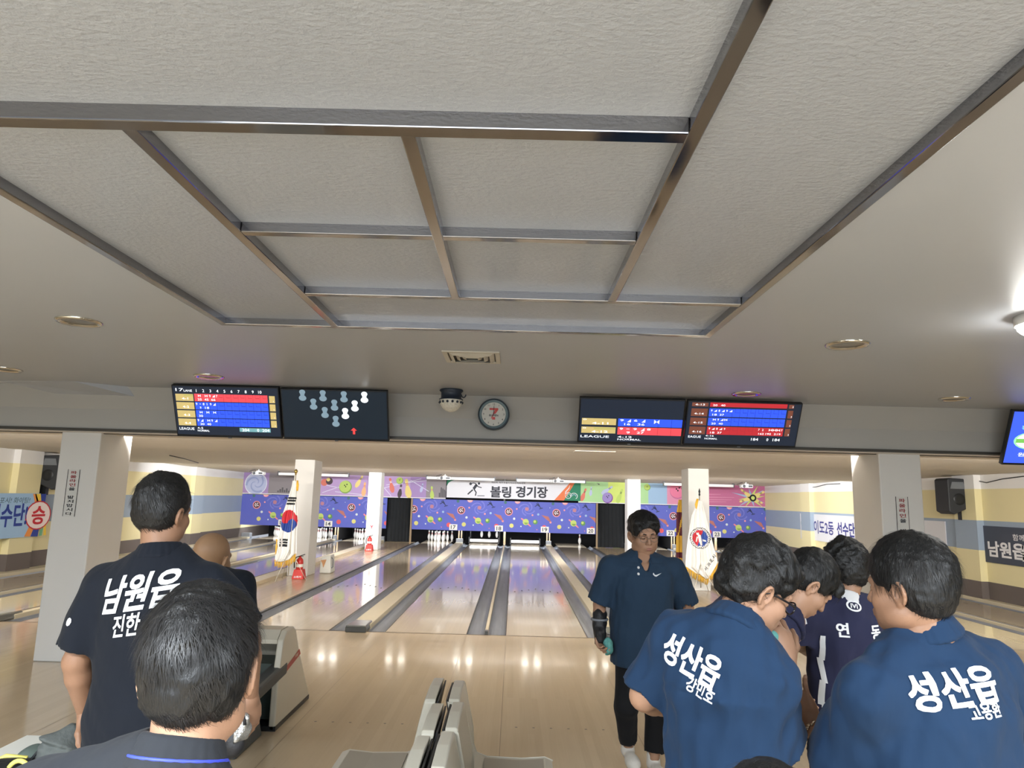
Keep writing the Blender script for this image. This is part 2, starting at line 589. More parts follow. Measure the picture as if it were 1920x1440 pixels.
x, y = 0.45, -2.62
m_navy = mat('navy_plastic', (38, 48, 62), 0.4, 0.4)
m_crys = mat('clear_faceted_plastic', (214, 212, 200), 0.18, 0.5, var=0.25, scale=60, bump=0.5, bscale=55)
t = thing('disco_light', (x, y, ZC), 'dark party light with a clear faceted dome, on the ceiling left of the clock', 'disco light')
MB().lathe((x, y, ZC), [(0, 0), (.112, 0), (.118, -.012), (.10, -.03), (.10, -.088), (.118, -.095), (.118, -.104), (0, -.104)], m_navy, 32).build('base', t)
MB().lathe((x, y, ZC - .104), [(.114 * math.cos(a * PI / 16), -.118 * math.sin(a * PI / 16)) for a in range(9)], m_crys, 18, smooth=False).build('dome', t)
for k in range(14):
    w_ = 2 * PI * k / 14
    MB().ell((x + .111 * math.cos(w_), y + .111 * math.sin(w_), ZC - .128), (.013, .013, .013), m_navy, 8, 6).build('lens', t)
MB().tube([(x + .10 + .022 * (1 - math.cos(a * PI / 6)), y, ZC - .045 - .03 * math.sin(a * PI / 6)) for a in range(0, 7)], .006, m_navy, 6).build('bracket_ring', t)
x, y = 3.90, -5.83
m_lamp = mat('lit_lamp', (255, 252, 245), 0.4, 0.3, emit=34.0)
t = thing('ceiling_lamp', (x, y, ZC), 'lit round lamp on the ceiling at the right edge of the photo', 'ceiling lamp')
MB().lathe((x, y, ZC), [(0, 0), (.14, 0), (.14, -.05), (.13, -.05)], m_white, 24).build('base', t)
MB().lathe((x, y, ZC - .05), [(.13 * math.cos(a * PI / 12), -.07 * math.sin(a * PI / 12)) for a in range(7)], m_lamp, 24).build('bulb', t)

# recessed lights behind the step of the lane ceiling
m_tube = mat('lit_tube', (255, 248, 236), 0.4, 0.3, emit=13.0)
for k in range(-3, 5):
    x = -1.89 + 1.77 * k
    t = thing('recessed_light', (x, 9.62, 2.52), 'twin square light behind the ceiling step, mirrored in the approach floor', 'ceiling light', 'twin lights behind the step of the lane ceiling')
    MB().box((x - .28, 9.5, 2.488), (x + .28, 9.75, 2.52), m_white).build('housing', t)
    for s in (-.16, .16):
        MB().box((x + s - .08, 9.54, 2.480), (x + s + .08, 9.71, 2.4885), m_tube).build('lamp', t)

# ---------------------------------------------------------------- columns
for x0, y0, x1, y1, lab in ((-3.73, -2.04, -3.31, -1.42, 'white column left of the standing man with a vertical notice, at the foul line'),
                            (-3.67, 5.80, -3.24, 6.40, 'white column behind the national flag'),
                            (-3.60, 13.30, -3.19, 13.85, 'white column beside the far black curtain on the left, with a red fire notice'),
                            (4.93, -2.04, 5.37, -1.42, 'white column at the right with a vertical notice, behind the group in blue shirts'),
                            (4.70, 5.20, 5.13, 5.80, 'white column behind the city emblem flag'),
                            (4.74, 13.30, 5.16, 13.85, 'white column behind the walking man, farthest on the right')):
    c = MB().box((x0, y0, 0), (x1, y1, 2.46 if y0 > 0 else 2.37), m_colw)
    tag(c.build('column', loc=((x0 + x1) / 2, (y0 + y1) / 2, 0), bevel=0.012), lab, 'column', 'square white columns')

# ---------------------------------------------------------------- lanes
m_gut = mat('gutter_plastic', (176, 181, 190), 0.3, 0.5, var=0.22, scale=2.5, stretch=(6, .6, 1))
m_cap = mat('cap_vinyl', (201, 190, 164), 0.35, 0.4, var=0.06, scale=2, stretch=(3, .5, 1))
m_arrow = mat('lane_arrow', (70, 60, 58), 0.5)
m_ledge = mat('lane_edge', (60, 52, 48), 0.6)
H = 0.527


def gutter(x0, x1, lane):
    mb = MB()
    n = 8
    prof = [(x0 + (x1 - x0) * (1 - math.cos(PI * k / n)) / 2, -0.012 - 0.075 * math.sin(PI * k / n)) for k in range(n + 1)]
    ys = [0, 6, 12, 18.2]
    v = [(px, yy, pz) for yy in ys for px, pz in prof]
    f = [(j * (n + 1) + k, j * (n + 1) + k + 1, (j + 1) * (n + 1) + k + 1, (j + 1) * (n + 1) + k) for j in range(3) for k in range(n)]
    mb.add(v, f, m_gut, True)
    mb.prism([(q[0], 0.0, q[1]) for q in prof] + [(x1, 0, -0.12), (x0, 0, -0.12)], (0, 18.2, 0), m_gut)
    mb.build('gutter', lane)


for n, x in LANES.items():
    where = {13: 'bowling lane beside the left wall, far left of the national flag', 14: 'bowling lane left of the national flag, ending under the number 14 card',
             15: 'bowling lane passing just left of the national flag column', 17: 'bowling lane ending at the full rack of pins under the number 17 card',
             18: 'bowling lane under the number 18 card, ending at a lowered white sweep bar', 19: 'bowling lane under the number 19 card, ending at a lowered white sweep bar',
             20: 'bowling lane left of the walking man with one pin standing', 22: 'bowling lane behind the walking man under the number 22 card',
             23: 'bowling lane under the number 23 card right of the emblem flag', 24: 'bowling lane along the right wall'}[n]
    t = thing('bowling_lane', (x, 0, 0), where, 'bowling lane', 'maple bowling lanes')
    mb = MB().box((x - H, 0, -.12), (x + H, 19.3, 0), m_lane)
    mb.plane((x, 0, 0), (1, 0, 0), (0, 1, 0))
    for s in (-1, 1):
        mb.rect(s * H - .004, .02, s * H + .004, 19.2, m_ledge, 0.0006)
    for k in range(-3, 4):
        cx, cy = k * 0.1355, 4.77 - abs(k) * 0.155
        mb.poly([(cx - .018, cy - .07), (cx + .018, cy - .07), (cx, cy + .08)], m_arrow, .0008)
    for k in (-4, -3, -2, 2, 3, 4):
        mb.disc(k * 0.1355 * .8, 2.1, .008, m_arrow, .0008, n=6)
    mb.build('lane_bed', t)
    gutter(x - H - .235, x - H, t)
    gutter(x + H, x + H + .235, t)

CAPS = [(-9.05, -8.712, .05, 'pale capping between the left wall and its lane'), (-7.188, -7.142, .03, 'narrow pale capping between the two lanes farthest left'),
        (-5.618, -5.512, .05, 'pale capping left of the national flag column'), (-3.988, -3.70, .07, 'pale capping between the lanes and the left aisle'),
        (-2.60, -2.552, .01, 'narrow dark strip between the left aisle and the lane of the full rack'),
        (-1.028, -.762, .055, 'wide pale ball-return capping with a dark hooded end, left of the middle lane'), (.762, .803, .035, 'narrow pale capping down the middle of the photo'),
        (2.327, 2.538, .055, 'wide pale capping running towards the walking man'), (4.062, 4.16, .01, 'dark strip between the right aisle and the lane of one pin'),
        (5.26, 5.548, .07, 'pale capping between the right aisle and its lanes'), (7.072, 7.183, .05, 'pale capping right of the emblem flag'),
        (8.707, 8.748, .03, 'narrow pale capping near the right wall'), (10.272, 10.45, .05, 'pale capping against the right wall')]
m_hood = mat('cap_hood', (62, 64, 64), 0.25, 0.5)
m_hoodt = mat('cap_hood_top', (104, 104, 100), 0.2, 0.5)
m_gbox = mat('grey_metal_box', (120, 124, 130), 0.5)
for x0, x1, z, lab in CAPS:
    thin = x1 - x0 < .06
    t = thing('lane_capping', ((x0 + x1) / 2, 0, 0), lab, 'lane capping', 'cappings between the lanes')
    mb = MB().box((x0, .22 if not thin else .12, -.10), (x1, 17.2, z), m_cap if z > .015 else m_trim)
    mb.build('capping_strip', t, bevel=.008 if not thin else .003)
    if z > .015:
        if thin:
            MB().box((x0, .0, -.1), (x1, .12, z + .008), m_hood).build('end_cap', t, bevel=.004)
        else:
            a, b = x0, x1
            mb = MB().box((a, -.10, .0), (b, -.06, .07), m_hood)
            mb.hexa([(a, -.06, 0), (b, -.06, 0), (b, .40, 0), (a, .40, 0), (a, -.08, .085), (b, -.08, .085), (b - .02, .40, z + .02), (a + .02, .40, z + .02)], m_hoodt)
            mb.build('hood', t, bevel=.012)
            MB().box((x0 + .01, 17.2, -.1), (x1 - .01, 17.45, .19), m_gbox).build('end_box', t, bevel=.01)

# ---------------------------------------------------------------- pins
PIN = [(0, 0), (.0258, 0), (.028, .008), (.0358, .02), (.0495, .057), (.058, .0857), (.0605, .1143), (.058, .149), (.0493, .184), (.0391, .219),
       (.0298, .2416), (.0249, .2546), (.0232, .277), (.0241, .3), (.0292, .335), (.0323, .343), (.0296, .3667), (.018, .378), (0, .381)]
m_pin = mat('pin_white', (238, 237, 233), 0.25, 0.5, var=0.02)
m_red = mat('pin_red', (176, 44, 44), 0.35)
pin_mats = [m_pin] * (len(PIN) - 1)
pin_mats[10] = pin_mats[12] = m_red
pin0 = MB().lathe((0, 0, 0), PIN, pin_mats, 14).build('bowling_pin')
SPOTS = [(0, 0), (-.1524, .264), (.1524, .264), (-.3048, .528), (0, .528), (.3048, .528), (-.457, .792), (-.1524, .792), (.1524, .792), (.457, .792)]
POS = ['the head pin at the front', 'second row left', 'second row right', 'third row left', 'third row middle', 'third row right',
       'back row far left', 'back row left of middle', 'back row right of middle', 'back row far right']
first = True
RACKS = {13: (range(10), 0), 14: (range(10), 0), 15: (range(10), 0), 17: (range(10), 0), 18: ((7, 8, 9), .16), 20: ((9,), 0), 22: ((5, 8, 9), 0), 23: (range(10), 0)}
for ln, (which, dz) in RACKS.items():
    for k in which:
        o = pin0 if first else pin0.copy()
        if not first:
            COL.objects.link(o)
        first = False
        o.location = (LANES[ln] + SPOTS[k][0], 18.29 + SPOTS[k][1], dz)
        lab = 'white bowling pin under the number %d card, %s' % (ln, POS[k]) if ln not in (13, 15) else \
            'white bowling pin %s, %s' % ('beside the left wall' if ln == 13 else 'left of the far left column', POS[k])
        if ln == 18:
            lab = 'lifted white pin above the sweep of lane 18, ' + ('left of three', 'middle of three', 'right of three')[k - 7]
        if ln == 20:
            lab = 'single white bowling pin left standing near the number 20 card'
        tag(o, lab, 'bowling pin', 'pins standing on the pin decks')
# pin setter grips that hold the lifted pins
t = thing('pin_setter', (0.0, 18.9, .56), 'dark pin setting table holding three lifted pins behind the number 18 card', 'pin setter')
mb = MB().box((-.60, 18.6, .56), (.60, 19.3, .64), m_blk)
mb.build('table', t)
for k in (7, 8, 9):
    MB().lathe((SPOTS[k][0], 18.29 + SPOTS[k][1], .50), [(.04, 0), (.045, .06)], m_gbox, 12).build('grip', t)
for s in (-.57, .57):
    MB().box((s - .02, 18.7, 0), (s + .02, 19.2, .58), m_blk).build('leg', t)

# sweep bars of the two lanes in the middle
for ln in (18, 19):
    x = LANES[ln]
    t = thing('sweep_bar', (x, 17.7, 0), 'white sweep bar lowered across the lane under the number %d card' % ln, 'sweep bar', 'lowered sweep bars')
    MB().box((x - .53, 17.66, .07), (x + .53, 17.72, .17), mat('sweep_white', (228, 226, 220), .4)).build('bar', t, bevel=.01)
    for s in (-1, 1):
        MB().box((x + s * .555 - .02, 17.64, 0), (x + s * .555 + .02, 18.3, .24), m_blk).build('arm', t)

# kickback partitions between the pin decks
m_kick = mat('kickback_wood', (150, 128, 98), .5, stretch=(1, 1, .2), var=.15, scale=6)
for x, lab in ((-7.16, 'tan kickback post farthest left'), (-5.56, 'tan kickback post left of the number 14 card'), (-.89, 'tan kickback posts under the number 17 card'), (.782, 'tan kickback posts under the number 18 card'),
               (2.43, 'tan kickback posts under the number 19 card'), (7.12, 'tan kickback post right of the emblem flag'), (8.73, 'tan kickback post near the right wall')):
    kw, kz = (.02 if x in (-7.16, .782, 8.73) else .05), .0
    t = thing('kickback', (x, 17.5, 0), lab, 'partition', 'kickback partitions beside the pin decks')
    MB().box((x - kw, 17.56, kz), (x + kw, 19.9, .9), m_pit).build('panel', t)
    for s in ((-.05, .05) if kw > .03 else (-.02, .02)):
        MB().box((x + s - .018, 17.50, kz), (x + s + .018, 17.555, .9), m_kick).build('post', t)
# ---------------------------------------------------------------- masking panels, number cards, murals
YM = 17.0
m_mask = mat('print_mask_blue', (92, 100, 184), 0.6, 0.25, var=0.06, scale=1.5)
C_ = {k: flat(k, v) for k, v in dict(dkbrown=(96, 66, 74), pink=(226, 150, 152), white=(232, 232, 236), lime=(184, 200, 112), green=(96, 142, 84), ring=(222, 132, 142),
      yellow=(206, 200, 122), spiral=(116, 120, 196), spiralc=(176, 124, 140), orange=(176, 112, 104), grey=(58, 66, 96), red=(214, 92, 96), tealg=(74, 112, 112),
      maroon=(128, 76, 150), pale=(206, 214, 210), black=(32, 34, 40), ink=(62, 64, 72), lav=(178, 152, 196), lav2=(160, 136, 184), greyp=(140, 134, 138), greyd=(92, 90, 94), swirl=(176, 184, 214),
      swirl2=(150, 160, 200), swirlw=(214, 216, 230), balll=(176, 198, 106), balld=(128, 160, 84), pinyel=(222, 204, 132), pinor=(232, 176, 128), pinred=(206, 118, 104), pindk=(78, 68, 74),
      paper=(212, 213, 219), orangeb=(214, 120, 80), greenb=(52, 124, 96), greenl=(166, 204, 150), yelg=(196, 212, 116), skyb=(150, 178, 206), purp=(150, 134, 192), magenta=(186, 108, 144), mag2=(206, 140, 166), pinkball=(216, 122, 152)).items()}


def planets(mb, ox, oy):
    """one repeat of the space print; units: metres, origin at its ringed brown planet, y up"""
    k = .003275

    def P(x, y):
        return ox + (x - 775) * k, oy - (y - 240) * k
    l = .002
    for a0, rr in ((0.3, 90), (1.9, 80), (3.4, 90), (4.9, 84)):
        pts = []
        for i in range(10):
            w_ = a0 + i * .3
            q = 18 + (rr - 18) * i / 9
            pts.append(P(980 + q * math.cos(w_), 205 - q * .9 * math.sin(w_)))
        mb.line(pts, [.02 + .03 * i / 9 for i in range(10)], C_['spiral'], l * .5)
    mb.disc(*P(980, 205), 22 * k, C_['spiralc'], l, n=12)
    mb.disc(*P(775, 240), 45 * k, C_['pink'], l, n=18)
    mb.disc(*P(775, 240), 36 * k, C_['dkbrown'], l * 2, n=16)
    for dx, dy in ((-12, -14), (10, -18), (16, 8), (-8, 14), (-18, 2), (2, 0)):
        mb.disc(*P(775 + dx, 240 + dy), 7 * k, C_['white'], l * 3, n=6)
    mb.disc(*P(872, 115), 34 * k, C_['pink'], l, n=16)
    for j in range(3):
        mb.line([P(848 + 12 * j, 112 + 4 * j), P(862 + 14 * j, 136 - 4 * j)], 5 * k, C_['white'], l * 2)
    mb.line([P(917, 310), P(955, 338), P(990, 366), P(1028, 398)], [14 * k, 20 * k, 20 * k, 10 * k], C_['ring'], l)
    mb.disc(*P(970, 350), 35 * k, C_['lime'], l * 2, n=16)
    mb.disc(*P(974, 356), 22 * k, C_['balld'], l * 2.6, n=10, a0=PI, a1=2 * PI)
    mb.disc(*P(1078, 348), 27 * k, C_['green'], l, n=14)
    mb.disc(*P(1072, 342), 15 * k, C_['lime'], l * 2, n=10)
    mb.disc(*P(810, 395), 24 * k, C_['yellow'], l, n=14)
    mb.disc(*P(735, 138), 17 * k, C_['tealg'], l, n=10)
    mb.disc(*P(1180, 405), 26 * k, C_['red'], l, n=14)
    mb.line([P(1150, 270), P(1215, 300), P(1250, 340)], [4 * k, 40 * k, 12 * k], C_['orange'], l)
    for x, y, r_, c in ((1250, 347, 13, 'pink'), (838, 317, 14, 'pale'), (1045, 272, 11, 'pink'), (1110, 262, 13, 'skyb'), (865, 207, 10, 'pink'), (917, 400, 8, 'pale'), (1098, 432, 6, 'ring'), (700, 185, 4, 'pale')):
        mb.disc(*P(x, y), r_ * k, C_[c], l, n=8)
    for x0, y0, x1, y1 in ((1085, 140, 1140, 190), (1070, 175, 1110, 150), (1120, 200, 1160, 190), (1100, 130, 1125, 170)):
        mb.line([P(x0, y0), P(x1, y1)], 9 * k, C_['grey'], l)


ZM0, ZM1 = .50, 1.62
for x0, x1, donut0, lab in ((XL, -3.62, -7.30 - 1.77 * 2 - .0, 'blue space-print masking panel over the lanes left of the flag'),
                            (-2.66, 4.15, -2.62, 'blue space-print masking panel in the middle, over lanes 17 to 20'),
                            (5.24, XR, 5.26, 'blue space-print masking panel over the lanes right of the emblem flag')):
    t = thing('masking_panel', ((x0 + x1) / 2, YM, ZM0), lab, 'masking panel', 'blue space-print masking panels')
    mb = MB().box((x0, YM, ZM0), (x1, YM + .03, ZM1), m_mask)
    mb.plane((0, YM, 0), (1, 0, 0), (0, 0, 1))
    mb.clip = (x0, x1, ZM0, ZM1)
    if x0 < -5:
        donut0 = -8.48
    d = donut0
    while d < x1 + .5:
        planets(mb, d, 1.235)
        d += 1.77
    mb.build('printed_panel', t)
    MB().box((x0, YM + .03, ZM0), (x1, YM + .08, ZM0 + .05), m_trim).build('stiffener', t)
    for i in range(3):
        xx = x0 + (x1 - x0) * (.03 + .47 * i)
        MB().box((xx - .03, YM + .031, ZM1 - .2), (xx + .03, YM + .08, 2.45), m_trim).build('hanger', t)

m_card = flat('card', (228, 226, 220))
for n, x in ((13, -7.47), (14, -5.76), (15, -4.10), (17, -1.12), (18, .57), (19, 2.27), (20, 3.97), (22, 6.92), (23, 8.63)):
    t = thing('number_card', (x, YM, .6), ('white lane number card reading %d' % n) if n != 15 else 'white lane number card behind the far left column', 'lane number card', 'lane number cards on the masking panels')
    MB().box((x - .148, YM - .024, .512), (x + .148, YM - .010, .722), m_card).build('card', t)
    mb = MB().plane((x, YM - .024, .617), (1, 0, 0), (0, 0, 1))
    mb.text(str(n), 0, 0, .14, C_['ink'], .002, .018, w=.18)
    mb.build('digits', t)


def ball(mb, x, z, r, c1, c2, l=.003):
    mb.disc(x, z, r, C_[c2], l)
    mb.disc(x - r * .08, z + r * .08, r * .9, C_[c1], l * 1.5)
    for dx, dz in ((-.15, .25), (.2, .4), (.02, .05)):
        mb.disc(x + dx * r, z + dz * r, r * .1, C_['black'], l * 2, n=8)


def pinart(mb, x, z, h, ang, c, stripe='pinred', l=.003):
    """flat printed bowling pin, leaning by ang"""
    pr = [(.07, 0), (.15, .18), (.16, .32), (.12, .5), (.07, .64), (.06, .74), (.085, .88), (.06, .97), (0, 1)]
    pts = [(a, b) for a, b in pr] + [(-a, b) for a, b in reversed(pr[:-1])]
    ca, sa = math.cos(ang), math.sin(ang)
    R_ = lambda p: (x + (p[0] * ca - p[1] * sa) * h, z + (p[0] * sa + p[1] * ca) * h)
    mb.poly([R_(p) for p in pts], C_[c], l)
    for b in (.68, .76):
        mb.line([R_((-.065, b)), R_((.065, b))], .035 * h, C_[stripe], l * 1.6)


def mural(x0, x1, bands, lab):
    t = thing('mural_banner', ((x0 + x1) / 2, 17.0, 1.64), lab, 'mural', 'printed bowling murals above the masking panels')
    mb = MB().box((x0, 17.0, 1.64), (x1, 17.03, 2.44), C_[bands[0][1]])
    mb.plane((0, 17.0, 0), (1, 0, 0), (0, 0, 1))
    mb.clip = (x0, x1, 1.64, 2.44)
    for i, (bx, c) in enumerate(bands):
        bx1 = bands[i + 1][0] if i + 1 < len(bands) else x1
        mb.rect(bx, 1.64, bx1, 2.44, C_[c], .0012)
    mb.rect(x0, 1.64, x1, 1.665, C_['white'], .0016)
    return t, mb


def mx(px, py=905):
    return float(at(px, py, Y=17.05)[0])


t, mb = mural(XL, -1.45, [(XL, 'lav2'), (mx(505), 'greyp'), (mx(556), 'lav'), (mx(690), 'lav2'), (mx(715), 'lav'), (mx(770), 'lav2'), (mx(800), 'greyp')], 'purple bowling mural above the left masking panel and the far curtain')
cx, cz = mx(481, 905), 2.02
mb.disc(cx, cz, .42, C_['swirlw'], .002, n=30)
mb.disc(cx, cz, .39, C_['swirl'], .003, n=30)
for a0 in (0, 2.1, 4.2):
    mb.line([(cx + (.06 + .30 * i / 12) * math.cos(a0 + i * .28), cz + (.06 + .30 * i / 12) * math.sin(a0 + i * .28)) for i in range(13)], [.02 + .06 * i / 12 for i in range(13)], C_['swirl2'], .004)
mb.line([(cx - .36, cz + .2), (cx - .1, cz + .33), (cx + .2, cz + .26)], .02, C_['swirlw'], .005)
for k in range(9):
    x = mx(522 + k * 4)
    mb.rect(x, 1.72, x + .06, 1.78 + .03 * ((k * 7) % 5), C_['greyd'], .002)
for x0_, z0_, x1_, z1_ in ((606, 2.05, 650, 1.9), (606, 1.75, 640, 2.0), (630, 1.8, 690, 1.7), (720, 1.98, 790, 2.36), (725, 2.1, 800, 2.3), (716, 2.1, 735, 1.7), (770, 2.3, 805, 1.9)):
    mb.line([(mx(x0_), z0_), (mx(x1_), z1_)], .018, C_['swirlw'], .002)
mb.disc(mx(609), 2.13, .13, C_['pinred'], .003)
mb.disc(mx(618), 2.18, .13, C_['pindk'], .004)
mb.disc(mx(616), 2.24, .07, C_['pinyel'], .005)
ball(mb, mx(649), 1.98, .24, 'balll', 'balld')
pinart(mb, mx(668), 1.98, .5, -.5, 'pinyel', 'grey')
pinart(mb, mx(683), 1.66, .52, -.08, 'pinor', 'pinred')
pinart(mb, mx(738), 1.82, .56, .25, 'pinred', 'white')
pinart(mb, mx(750), 1.64, .5, -.12, 'pindk', 'white')
ball(mb, mx(750, 899), 2.27, .13, 'balll', 'balld')
pinart(mb, mx(769), 1.62, .74, .2, 'pinyel', 'pinred')
pinart(mb, mx(790), 1.86, .34, -.2, 'swirl', 'ink')
pinart(mb, mx(812), 1.62, .48, .08, 'balll', 'pinred')
for k in range(6):
    x = mx(824 + k * 3)
    mb.rect(x, 1.70, x + .05, 1.86 + .04 * ((k * 5) % 6), C_['greyd'], .002)
mb.build('printed_sheet', t)

t, mb = mural(3.50, 6.30, [(3.50, 'greenl'), (mx(1112), 'greenl'), (mx(1140), 'yelg'), (mx(1172), 'greenl'), (mx(1215), 'skyb')], 'green bowling mural right of the white banner')
pinart(mb, mx(1090), 1.70, .5, -.35, 'pinred', 'ink')
pinart(mb, mx(1107), 1.90, .34, -.1, 'swirl', 'ink')
pinart(mb, mx(1128), 1.98, .5, -.95, 'swirl', 'ink')
ball(mb, mx(1139), 1.84, .2, 'purp', 'maroon')
pinart(mb, mx(1157), 1.66, .56, -.35, 'balll', 'ink')
ball(mb, mx(1213), 2.27, .12, 'balll', 'balld')
pinart(mb, mx(1235), 1.66, .68, .2, 'pinyel', 'ink')
pinart(mb, mx(1124), 2.32, .12, 1.1, 'pindk', 'white')
mb.build('printed_sheet', t)

t, mb = mural(6.30, XR, [(6.30, 'skyb'), (mx(1250), 'mag2'), (mx(1285), 'magenta')], 'magenta bowling mural with bursting pins at the right wall')
ball(mb, mx(1270, 915), 2.16, .30, 'pinkball', 'magenta')
for z, x1_ in ((1.86, 1370), (2.05, 1350), (1.95, 1375), (1.78, 1360)):
    mb.line([(mx(1285), z), (mx(x1_), z + .03)], [.05, .015], C_['mag2'], .002)
bx, bz = mx(1408, 925), 1.98
for k in range(12):
    a = k * PI / 6 + .2
    rr = .42 + .12 * (k % 3)
    mb.poly([(bx + .1 * math.cos(a - .5), bz + .1 * math.sin(a - .5)), (bx + rr * 1.2 * math.cos(a), bz + rr * .9 * math.sin(a)), (bx + .1 * math.cos(a + .5), bz + .1 * math.sin(a + .5))], C_['skyb' if k % 2 else 'yelg'], .003)
for a, s in ((-1.1, .55), (.9, .5), (1.9, .48), (-2.0, .45)):
    pinart(mb, bx, bz, s, a, 'pinyel', 'ink', .005)
mb.disc(bx + .05, bz, .13, C_['black'], .009)
mb.disc(bx + .05, bz, .07, C_['yelg'], .011)
mb.build('printed_sheet', t)

# white event banner over the middle
bx0, bx1 = -1.42, 3.58
t = thing('event_banner', ((bx0 + bx1) / 2, 17.0, 1.71), 'white event banner with a black bowler figure and large black Korean lettering', 'banner')
mb = MB().box((bx0, 16.975, 1.70), (bx1, 16.992, 2.36), C_['paper'])
mb.plane((bx0, 16.975, 1.70), (1, 0, 0), (0, 0, 1))
W_ = bx1 - bx0
U = lambda cx_: cx_ * W_ / 1830 * .985 + .30      # crop pixel to metre along the banner
V = lambda cy_: (375 - cy_) / 280 * .66
u = lambda px: (px - 838) / 250 * W_
v = lambda cy_: (372 - cy_) * .66 / 262
cu = lambda c: u(860 + c / 8)
cv = lambda c, cx_: max(0.0, (345 + cx_ * .022 - c) / 8 / 50.5)
mb.poly([(0, .66), (0, .42), (.06, .54), (.16, .61), (.30, .66)], C_['greenb'], .001)
mb.line([(0, .38), (.07, .52), (.18, .595), (.34, .64)], .012, C_['paper'], .002)
for pts, w_ in (([(175, 140), (215, 125), (250, 130)], .03), ([(250, 130), (290, 180), (345, 195)], .035), ([(270, 150), (225, 215)], .10), ([(215, 225), (140, 295)], .05), ([(230, 215), (265, 265), (255, 315)], .045)):
    mb.line([(cu(a), cv(b, a)) for a, b in pts], w_, C_['ink'], .001)
mb.disc(cu(178), cv(138, 178), .05, C_['ink'], .002)
mb.disc(cu(303), cv(133, 303), .045, C_['ink'], .002)
mb.line([(cu(285), cv(316, 285)), (cu(392), cv(316, 392))], .022, C_['ink'], .001)
mb.text('볼링', cu(632), cv(258, 632), .42, C_['ink'], .002, .035, w=cu(790) - cu(478))
mb.text('경기장', cu(1095), cv(258, 1095), .42, C_['ink'], .002, .035, w=cu(1335) - cu(858))
mb.text('제60회 제주특별자치도민체육대회', cu(740), cv(120, 740), .07, C_['ink'], .002, .01, w=cu(995) - cu(488))
e = W_
mb.poly([(e, 0), (e, .66), (e - .22, .66), (e - .62, 0)], C_['greenb'], .001)
mb.poly([(e - .62, 0), (e - .22, .66), (e - .40, .66), (e - .98, 0)], C_['orangeb'], .0012)
q = cu(1640)
mb.line([(q + .11 * math.cos(a), .19 + .11 * math.sin(a)) for a in [i * 2 * PI / 16 for i in range(17)]], .02, C_['paper'], .003)
mb.line([(q - .11, .2), (q - .10, .32), (q + .02, .45), (q + .06, .56)], [.02, .03, .03, .01], C_['paper'], .003)
mb.line([(q + .05 * math.cos(a), .2 + .05 * math.sin(a)) for a in [i * 2 * PI / 10 for i in range(9)]], .014, C_['paper'], .003)
q2 = cu(1725)
mb.line([(q2 + .13 * math.cos(a), .17 + .11 * math.sin(a)) for a in [PI * 1.05 - i * 4.3 / 12 for i in range(13)]], .022, C_['paper'], .003)
mb.line([(q2 + .075 * math.cos(a), .16 + .065 * math.sin(a)) for a in [PI - i * PI / 8 for i in range(9)]], .02, C_['skyb'], .003)
mb.build('printed_sheet', t)

# black curtains closing the aisles
for x0, x1, lab in ((-3.62, -2.74, 'black curtain at the far end of the left aisle'), (4.24, 5.24, 'black curtain at the far end of the right aisle')):
    mb = MB()
    n = 26
    for s in (0, 1):
        pass
    top = [(x0 + (x1 - x0) * k / n, 17.34 + .025 * math.sin(k * 1.7) + .012 * math.sin(k * 3.1)) for k in range(n + 1)]
    vv = [(x, y, .02) for x, y in top] + [(x, y, 2.40) for x, y in top]
    mb.add(vv + [(x, y + .02, z) for x, y, z in vv], [(k, k + 1, n + 2 + k, n + 1 + k) for k in range(n)] + [(2 * n + 2 + k, 3 * n + 3 + k, 3 * n + 4 + k, 2 * n + 3 + k) for k in range(n)], m_black, True)
    tag(mb.build('aisle_curtain', loc=((x0 + x1) / 2, 17.34, .02)), lab, 'curtain', 'black curtains')
for x, lab in ((-2.70, 'thin tan post at the left end of the middle masking panel'), (4.20, 'thin tan post at the right end of the middle masking panel')):
    tag(MB().box((x - .03, 17.0, 0), (x + .03, 17.06, 1.63), m_kick).build('panel_post', loc=(x, 17.03, 0)), lab, 'post')

# ---------------------------------------------------------------- projectors and rolled-up screens under the lane ceiling
m_proj = mat('projector_white', (224, 224, 222), .4)
m_projd = mat('projector_dark', (74, 76, 80), .4)
for x, lab in ((-7.25, 'white projector under the lane ceiling near the left wall'), (-1.17, 'white projector under the lane ceiling left of the white banner'),
               (2.51, 'white projector under the lane ceiling above the white banner'), (8.60, 'white projector under the lane ceiling near the right wall')):
    y = 13.5
    t = thing('projector', (x, y, 2.45), lab, 'projector', 'projectors under the lane ceiling')
    MB().box((x - .16, y - .12, 2.27), (x + .20, y + .14, 2.37), m_proj).build('body', t, bevel=.015)
    MB().lathe((x - .09, y - .12, 2.32), [(.045, 0), (.045, .03), (.035, .03), (0, .02)], m_projd, 16, 'y').build('lens', t)
    MB().box((x + .05, y - .125, 2.29), (x + .18, y - .12, 2.35), m_projd).build('grille', t)
    MB().box((x - .05, y - .05, 2.37), (x + .08, y + .06, 2.40), m_proj).build('mount_plate', t)
    MB().tube([(x + .01, y, 2.40), (x + .01, y, 2.47)], .02, m_proj, 8).build('mount_pole', t)
    MB().tube([(x - .16, y, 2.33), (x - .25, y - .02, 2.31), (x - .28, y, 2.38), (x - .1, y, 2.44)], .008, m_projd, 5).build('cable', t)
